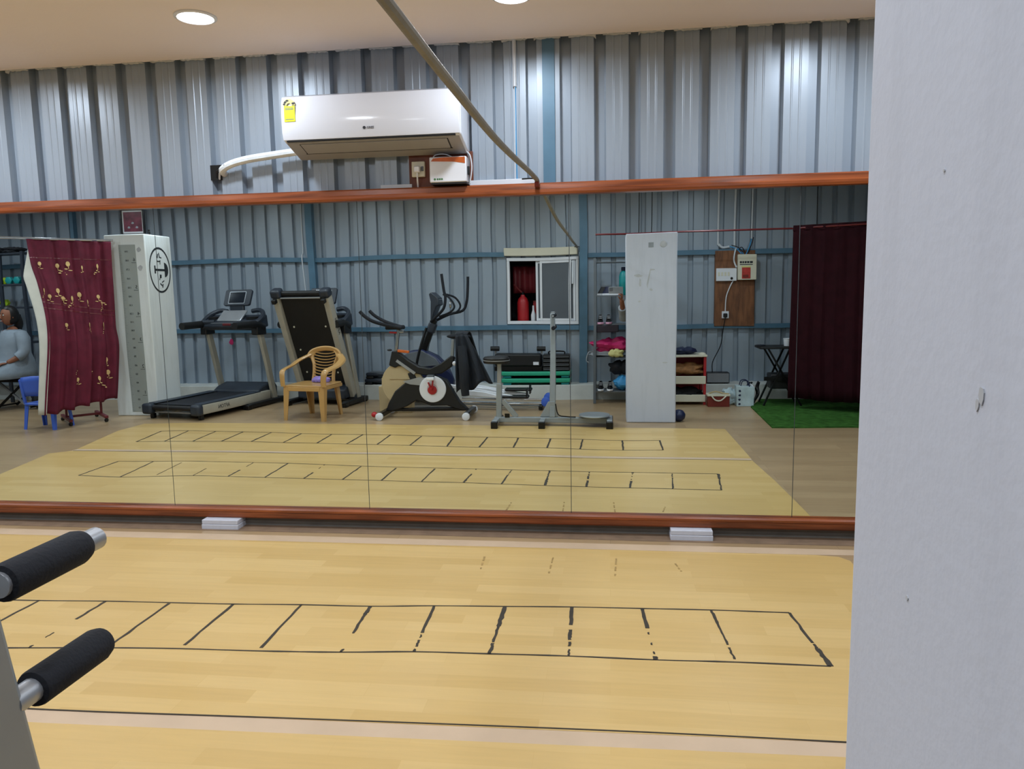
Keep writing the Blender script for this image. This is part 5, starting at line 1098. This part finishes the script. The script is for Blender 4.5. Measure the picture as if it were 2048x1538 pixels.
# ================================================================== PEOPLE
def head(parent, c, yaw, hair_long, s=1.0):
    """head facing local +x, turned by yaw about z"""
    Mh = Matrix.Translation(c) @ Matrix.Rotation(yaw, 4, 'Z') @ Matrix.Scale(s, 4)
    def hs(p, d):
        q = p.copy()
        if d.z < 0: q.y *= 1+0.28*d.z; q.x *= 1+0.10*d.z
        if d.x > 0 and d.z < -0.2: q.x += 0.012*(-d.z)
        if d.x > 0.75: q.x -= 0.05*(d.x-0.75)*0.4
        return q
    h = MB().ell((0, 0, 0), (0.098, 0.076, 0.118), 28, 20, hs).xf(Mh).build('head', m_skin, parent)
    MB().prism([(0.088, 0.012), (0.094, 0.02), (0.108, -0.018), (0.112, -0.028), (0.10, -0.036), (0.088, -0.034)], 'y', -0.012, 0.012).xf(Mh).build('nose', m_skin, h, bevel=0.005)
    for sd in (-1, 1):
        MB().ell((0.084, sd*0.032, 0.012), (0.010, 0.014, 0.008), 10, 6).xf(Mh).build('eye', m_eye, h)
        MB().ell((0.0925, sd*0.031, 0.012), (0.003, 0.006, 0.006), 8, 6).xf(Mh).build('iris', m_hair, h)
        MB().ell((0.090, sd*0.033, 0.032), (0.006, 0.018, 0.004), 8, 6).xf(Mh).build('eyebrow', m_hair, h)
        MB().ell((-0.005, sd*0.077, -0.005), (0.018, 0.007, 0.028), 10, 8).xf(Mh).build('ear', m_skin, h)
    MB().ell((0.092, 0, -0.062), (0.010, 0.026, 0.008), 12, 6).xf(Mh).build('mouth', m_lip, h)
    MB().ell((0.0985, 0, -0.060), (0.006, 0.018, 0.004), 10, 6).xf(Mh).build('teeth', m_eye, h)
    def hr(p, d):
        q = p.copy()
        if d.x > 0.35 and d.z < 0.55: q *= 0.86
        return q
    MB().ell((-0.012, 0, 0.012), (0.104, 0.086, 0.122), 28, 18, hr).xf(Mh).build('hair', m_hair, h)
    if hair_long: MB().tube([(-0.085, 0.0, 0.0), (-0.115, 0.02, -0.10), (-0.09, 0.055, -0.20), (-0.02, 0.09, -0.27)], [0.05, 0.05, 0.042, 0.02], 12, 4).xf(Mh).build('ponytail', m_hair, h)
    return h
def hand(parent, wrist, fdir, pnorm, thumb_side, s=1.0, curl=0.6):
    """palm and five separate curled fingers; fdir along fingers, pnorm out of the palm, curl bends towards pnorm"""
    f = Vector(fdir).normalized(); n_ = Vector(pnorm); n_ = (n_-f*n_.dot(f)).normalized(); sd = f.cross(n_)*thumb_side
    w_ = Vector(wrist)
    V = [w_, w_+f*0.035*s, w_+f*0.075*s]; E = [(0, 1), (1, 2)]; Rr = [(0.024*s, 0.018*s), (0.034*s, 0.014*s), (0.036*s, 0.012*s)]
    hnd = MB().ell((0, 0, 0), (1, 1, 1), 14, 10)
    mt = Matrix((sd*0.038*s, f*0.046*s, n_*0.014*s)).transposed().to_4x4(); mt.translation = w_+f*0.042*s
    p = hnd.xf(mt)
    for k, (off, L) in enumerate(((0.029, 0.066), (0.010, 0.075), (-0.010, 0.070), (-0.028, 0.055))):
        b = w_+f*0.068*s+sd*off*s; d = f.copy(); pts = [b]; a = 0
        for q in range(3):
            a += curl*(0.6 if q == 0 else 1.0); dd = f*math.cos(a)+n_*math.sin(a); b = b+dd*L*s*(0.42, 0.33, 0.25)[q]; pts.append(b)
        p.tube(pts, [0.0095*s, 0.009*s, 0.008*s, 0.006*s], 8, 3)
    b = w_+f*0.02*s+sd*0.03*s
    p.tube([b, b+(sd*0.6+f*0.7+n_*0.3)*0.032*s, b+(sd*0.55+f*1.25+n_*0.7)*0.038*s, b+(sd*0.4+f*1.7+n_*1.0)*0.040*s], [0.012*s, 0.011*s, 0.0095*s, 0.007*s], 8, 3)
    return p.build('hand', m_skin, parent)
# seated woman at the far left, facing left
t = thing('person', 'woman in a grey tunic sitting on a stool behind the flowered curtain', 'person', (-7.56, -0.40, 0), R(-68))
V = [(0.02, 0, 0.50), (0.0, 0, 0.66), (0.0, 0, 0.86), (-0.005, 0, 0.97), (-0.02, 0, 1.06),
     (0.0, 0.16, 0.94), (-0.02, 0.23, 0.70), (-0.20, 0.16, 0.60), (0.0, -0.16, 0.94), (-0.02, -0.23, 0.70), (-0.20, -0.16, 0.60),
     (-0.02, 0.10, 0.48), (-0.43, 0.13, 0.48), (-0.40, 0.13, 0.09), (-0.54, 0.14, 0.035), (-0.02, -0.10, 0.48), (-0.43, -0.13, 0.48), (-0.40, -0.13, 0.09), (-0.54, -0.14, 0.035)]
E_ = [(0, 1), (1, 2), (2, 3), (3, 4), (3, 5), (5, 6), (6, 7), (3, 8), (8, 9), (9, 10), (0, 11), (11, 12), (12, 13), (13, 14), (0, 15), (15, 16), (16, 17), (17, 18)]
Rd = [(0.15, 0.12), (0.13, 0.11), (0.14, 0.11), 0.07, 0.045, 0.055, 0.042, 0.028, 0.055, 0.042, 0.028, 0.085, 0.062, 0.036, 0.03, 0.085, 0.062, 0.036, 0.03]
b = skin('body', V, E_, Rd, m_skin, t)
def rings(rows, name, m, parent, n=28, amp=0.0, solid=0.006):
    """garment lofted through elliptical rings (cx, cy, z, rx, ry)"""
    mb = MB(); vs = []; fs = []
    for i, (cx, cyy, z, rx, ry) in enumerate(rows):
        for k in range(n):
            a = 2*PI*k/n; w_ = 1+amp*(i/len(rows))*math.sin(a*7+i)
            vs.append((cx+math.cos(a)*rx*w_, cyy+math.sin(a)*ry*w_, z))
    for i in range(len(rows)-1):
        for k in range(n): fs.append((i*n+k, i*n+(k+1) % n, (i+1)*n+(k+1) % n, (i+1)*n+k))
    mb.add(vs, fs); return mb.build(name, m, parent, solid=solid)
tn = rings([(-0.01, 0, 1.005, 0.075, 0.09), (0.0, 0, 0.97, 0.12, 0.17), (0.0, 0, 0.90, 0.155, 0.19), (-0.01, 0, 0.80, 0.165, 0.18), (-0.01, 0, 0.70, 0.165, 0.18), (-0.01, 0, 0.62, 0.19, 0.20), (-0.10, 0, 0.55, 0.30, 0.23), (-0.16, 0, 0.48, 0.37, 0.25), (-0.16, 0, 0.40, 0.38, 0.27)], 'tunic', m_tunic, t, amp=0.05)
for s in (-1, 1): MB().tube([(0.0, s*0.14, 0.955), (-0.01, s*0.20, 0.86), (-0.03, s*0.235, 0.73), (-0.10, s*0.215, 0.665)], [0.075, 0.07, 0.062, 0.055], 14, 4).build('sleeve', m_tunic, t)
head(t, (-0.035, 0, 1.175), PI, True, 1.0)
hand(t, (-0.20, 0.16, 0.60), (-1, -0.1, -0.1), (0, 0, -1), 1, 0.9, 0.5); hand(t, (-0.20, -0.16, 0.60), (-1, 0.1, -0.1), (0, 0, -1), -1, 0.9, 0.5)
for s in (-1, 1): MB().tube([(-0.30, s*0.13, 0.48), (-0.43, s*0.13, 0.46), (-0.42, s*0.13, 0.30), (-0.40, s*0.13, 0.12)], [0.085, 0.08, 0.06, 0.055], 12, 4).build('trouser_leg', m_darkcl, t)
t = thing('folding_stool', 'black folding stool with pale struts under the seated woman', 'stool', (-7.53, -0.40, 0))
MB().box(-0.20, 0.20, -0.17, 0.17, 0.345, 0.385).build('seat', m_black, t, bevel=0.01)
for y in (-0.15, 0.15):
    MB().bar((-0.22, y, 0.012), (0.17, y, 0.345), 0.022, 0.025, up=(0, 1, 0)).build('leg', m_blackm, t); MB().bar((0.22, y, 0.012), (-0.17, y, 0.345), 0.022, 0.025, up=(0, 1, 0)).build('leg', m_silver, t)
MB().bar((-0.22, -0.15, 0.03), (-0.22, 0.15, 0.03), 0.02, 0.02).build('foot_bar', m_blackm, t); MB().bar((0.22, -0.15, 0.03), (0.22, 0.15, 0.03), 0.02, 0.02).build('foot_bar', m_blackm, t)
softbag('black_handbag', 'black handbag with a white tag beside the seated woman', 'bag', (-7.19, -0.33, 0.0), (0.09, 0.09, 0.16), m_black, 0.08, 40)
# photographer behind the near pillar, phone in the left hand
t = thing('person', 'person behind the near white pillar holding up a phone', 'person', (0.41, -0.45, 0))
V = [(0, 0, 0.84), (0, 0, 1.0), (0, 0.01, 1.18), (0, 0, 1.31), (0, 0.01, 1.385),
     (-0.155, 0, 1.275), (-0.255, 0.07, 1.05), (-0.285, 0.34, 1.265), (0.155, 0, 1.275), (0.19, 0.0, 1.03), (0.19, 0.06, 0.80),
     (-0.09, 0, 0.80), (-0.095, 0.02, 0.45), (-0.095, -0.01, 0.085), (-0.105, 0.12, 0.035), (0.09, 0, 0.80), (0.095, 0.02, 0.45), (0.095, -0.01, 0.085), (0.105, 0.12, 0.035)]
Rd = [(0.14, 0.11), (0.12, 0.10), (0.135, 0.10), 0.065, 0.045, 0.052, 0.04, 0.026, 0.052, 0.04, 0.026, 0.085, 0.056, 0.036, 0.032, 0.085, 0.056, 0.036, 0.032]
skin('body', V, E_, Rd, m_skin, t)
rings([(0, 0, 1.335, 0.08, 0.07), (0, 0, 1.30, 0.16, 0.11), (0, 0, 1.22, 0.185, 0.13), (0, 0, 1.08, 0.17, 0.13), (0, 0, 0.96, 0.165, 0.135), (0, 0, 0.82, 0.20, 0.16), (0, 0, 0.62, 0.22, 0.18)], 'tunic', m_darkcl, t, amp=0.04)
MB().tube([(-0.14, 0, 1.28), (-0.21, 0.03, 1.17), (-0.255, 0.07, 1.06), (-0.265, 0.14, 1.11), (-0.275, 0.22, 1.17)], [0.07, 0.064, 0.056, 0.052, 0.048], 12, 4).build('sleeve', m_paleclo, t)
MB().tube([(0.14, 0, 1.28), (0.175, 0.0, 1.15), (0.19, 0.0, 1.03)], [0.07, 0.062, 0.056], 12, 4).build('sleeve', m_paleclo, t)
for s in (-1, 1): MB().tube([(s*0.09, 0, 0.80), (s*0.095, 0.02, 0.45), (s*0.095, -0.01, 0.10)], [0.10, 0.075, 0.06], 12, 4).build('trouser_leg', m_darkcl, t)
head(t, (0, 0.03, 1.49), R(100), True, 0.98)
hand(t, (-0.285, 0.345, 1.27), (0.05, 0.75, 0.65), (-1, 0.1, 0.1), -1, 0.95, 0.62)
hand(t, (0.19, 0.06, 0.80), (0, 0.15, -1), (-1, 0, 0), -1, 0.95, 0.35)
t = thing('mobile_phone', 'pale grey phone held sideways beside the near white pillar', 'phone', (0.058, -0.012, CAM_H-0.026))
pmx = Matrix.Rotation(-PITCH, 4, 'X')
MB().prism(rrect(-0.078, 0.082, -0.037, 0.037, 0.010), 'y', -0.0045, 0.004).xf(pmx).build('case', m_paleclo, t, bevel=0.0015)
MB().prism(rrect(-0.076, 0.080, -0.035, 0.035, 0.008), 'y', -0.0062, -0.0046).xf(pmx).build('screen', m_screen, t)
MB().prism(rrect(-0.070, -0.030, -0.010, 0.030, 0.008), 'y', 0.0041, 0.0052).xf(pmx).build('camera_island', m_inkgrey, t)
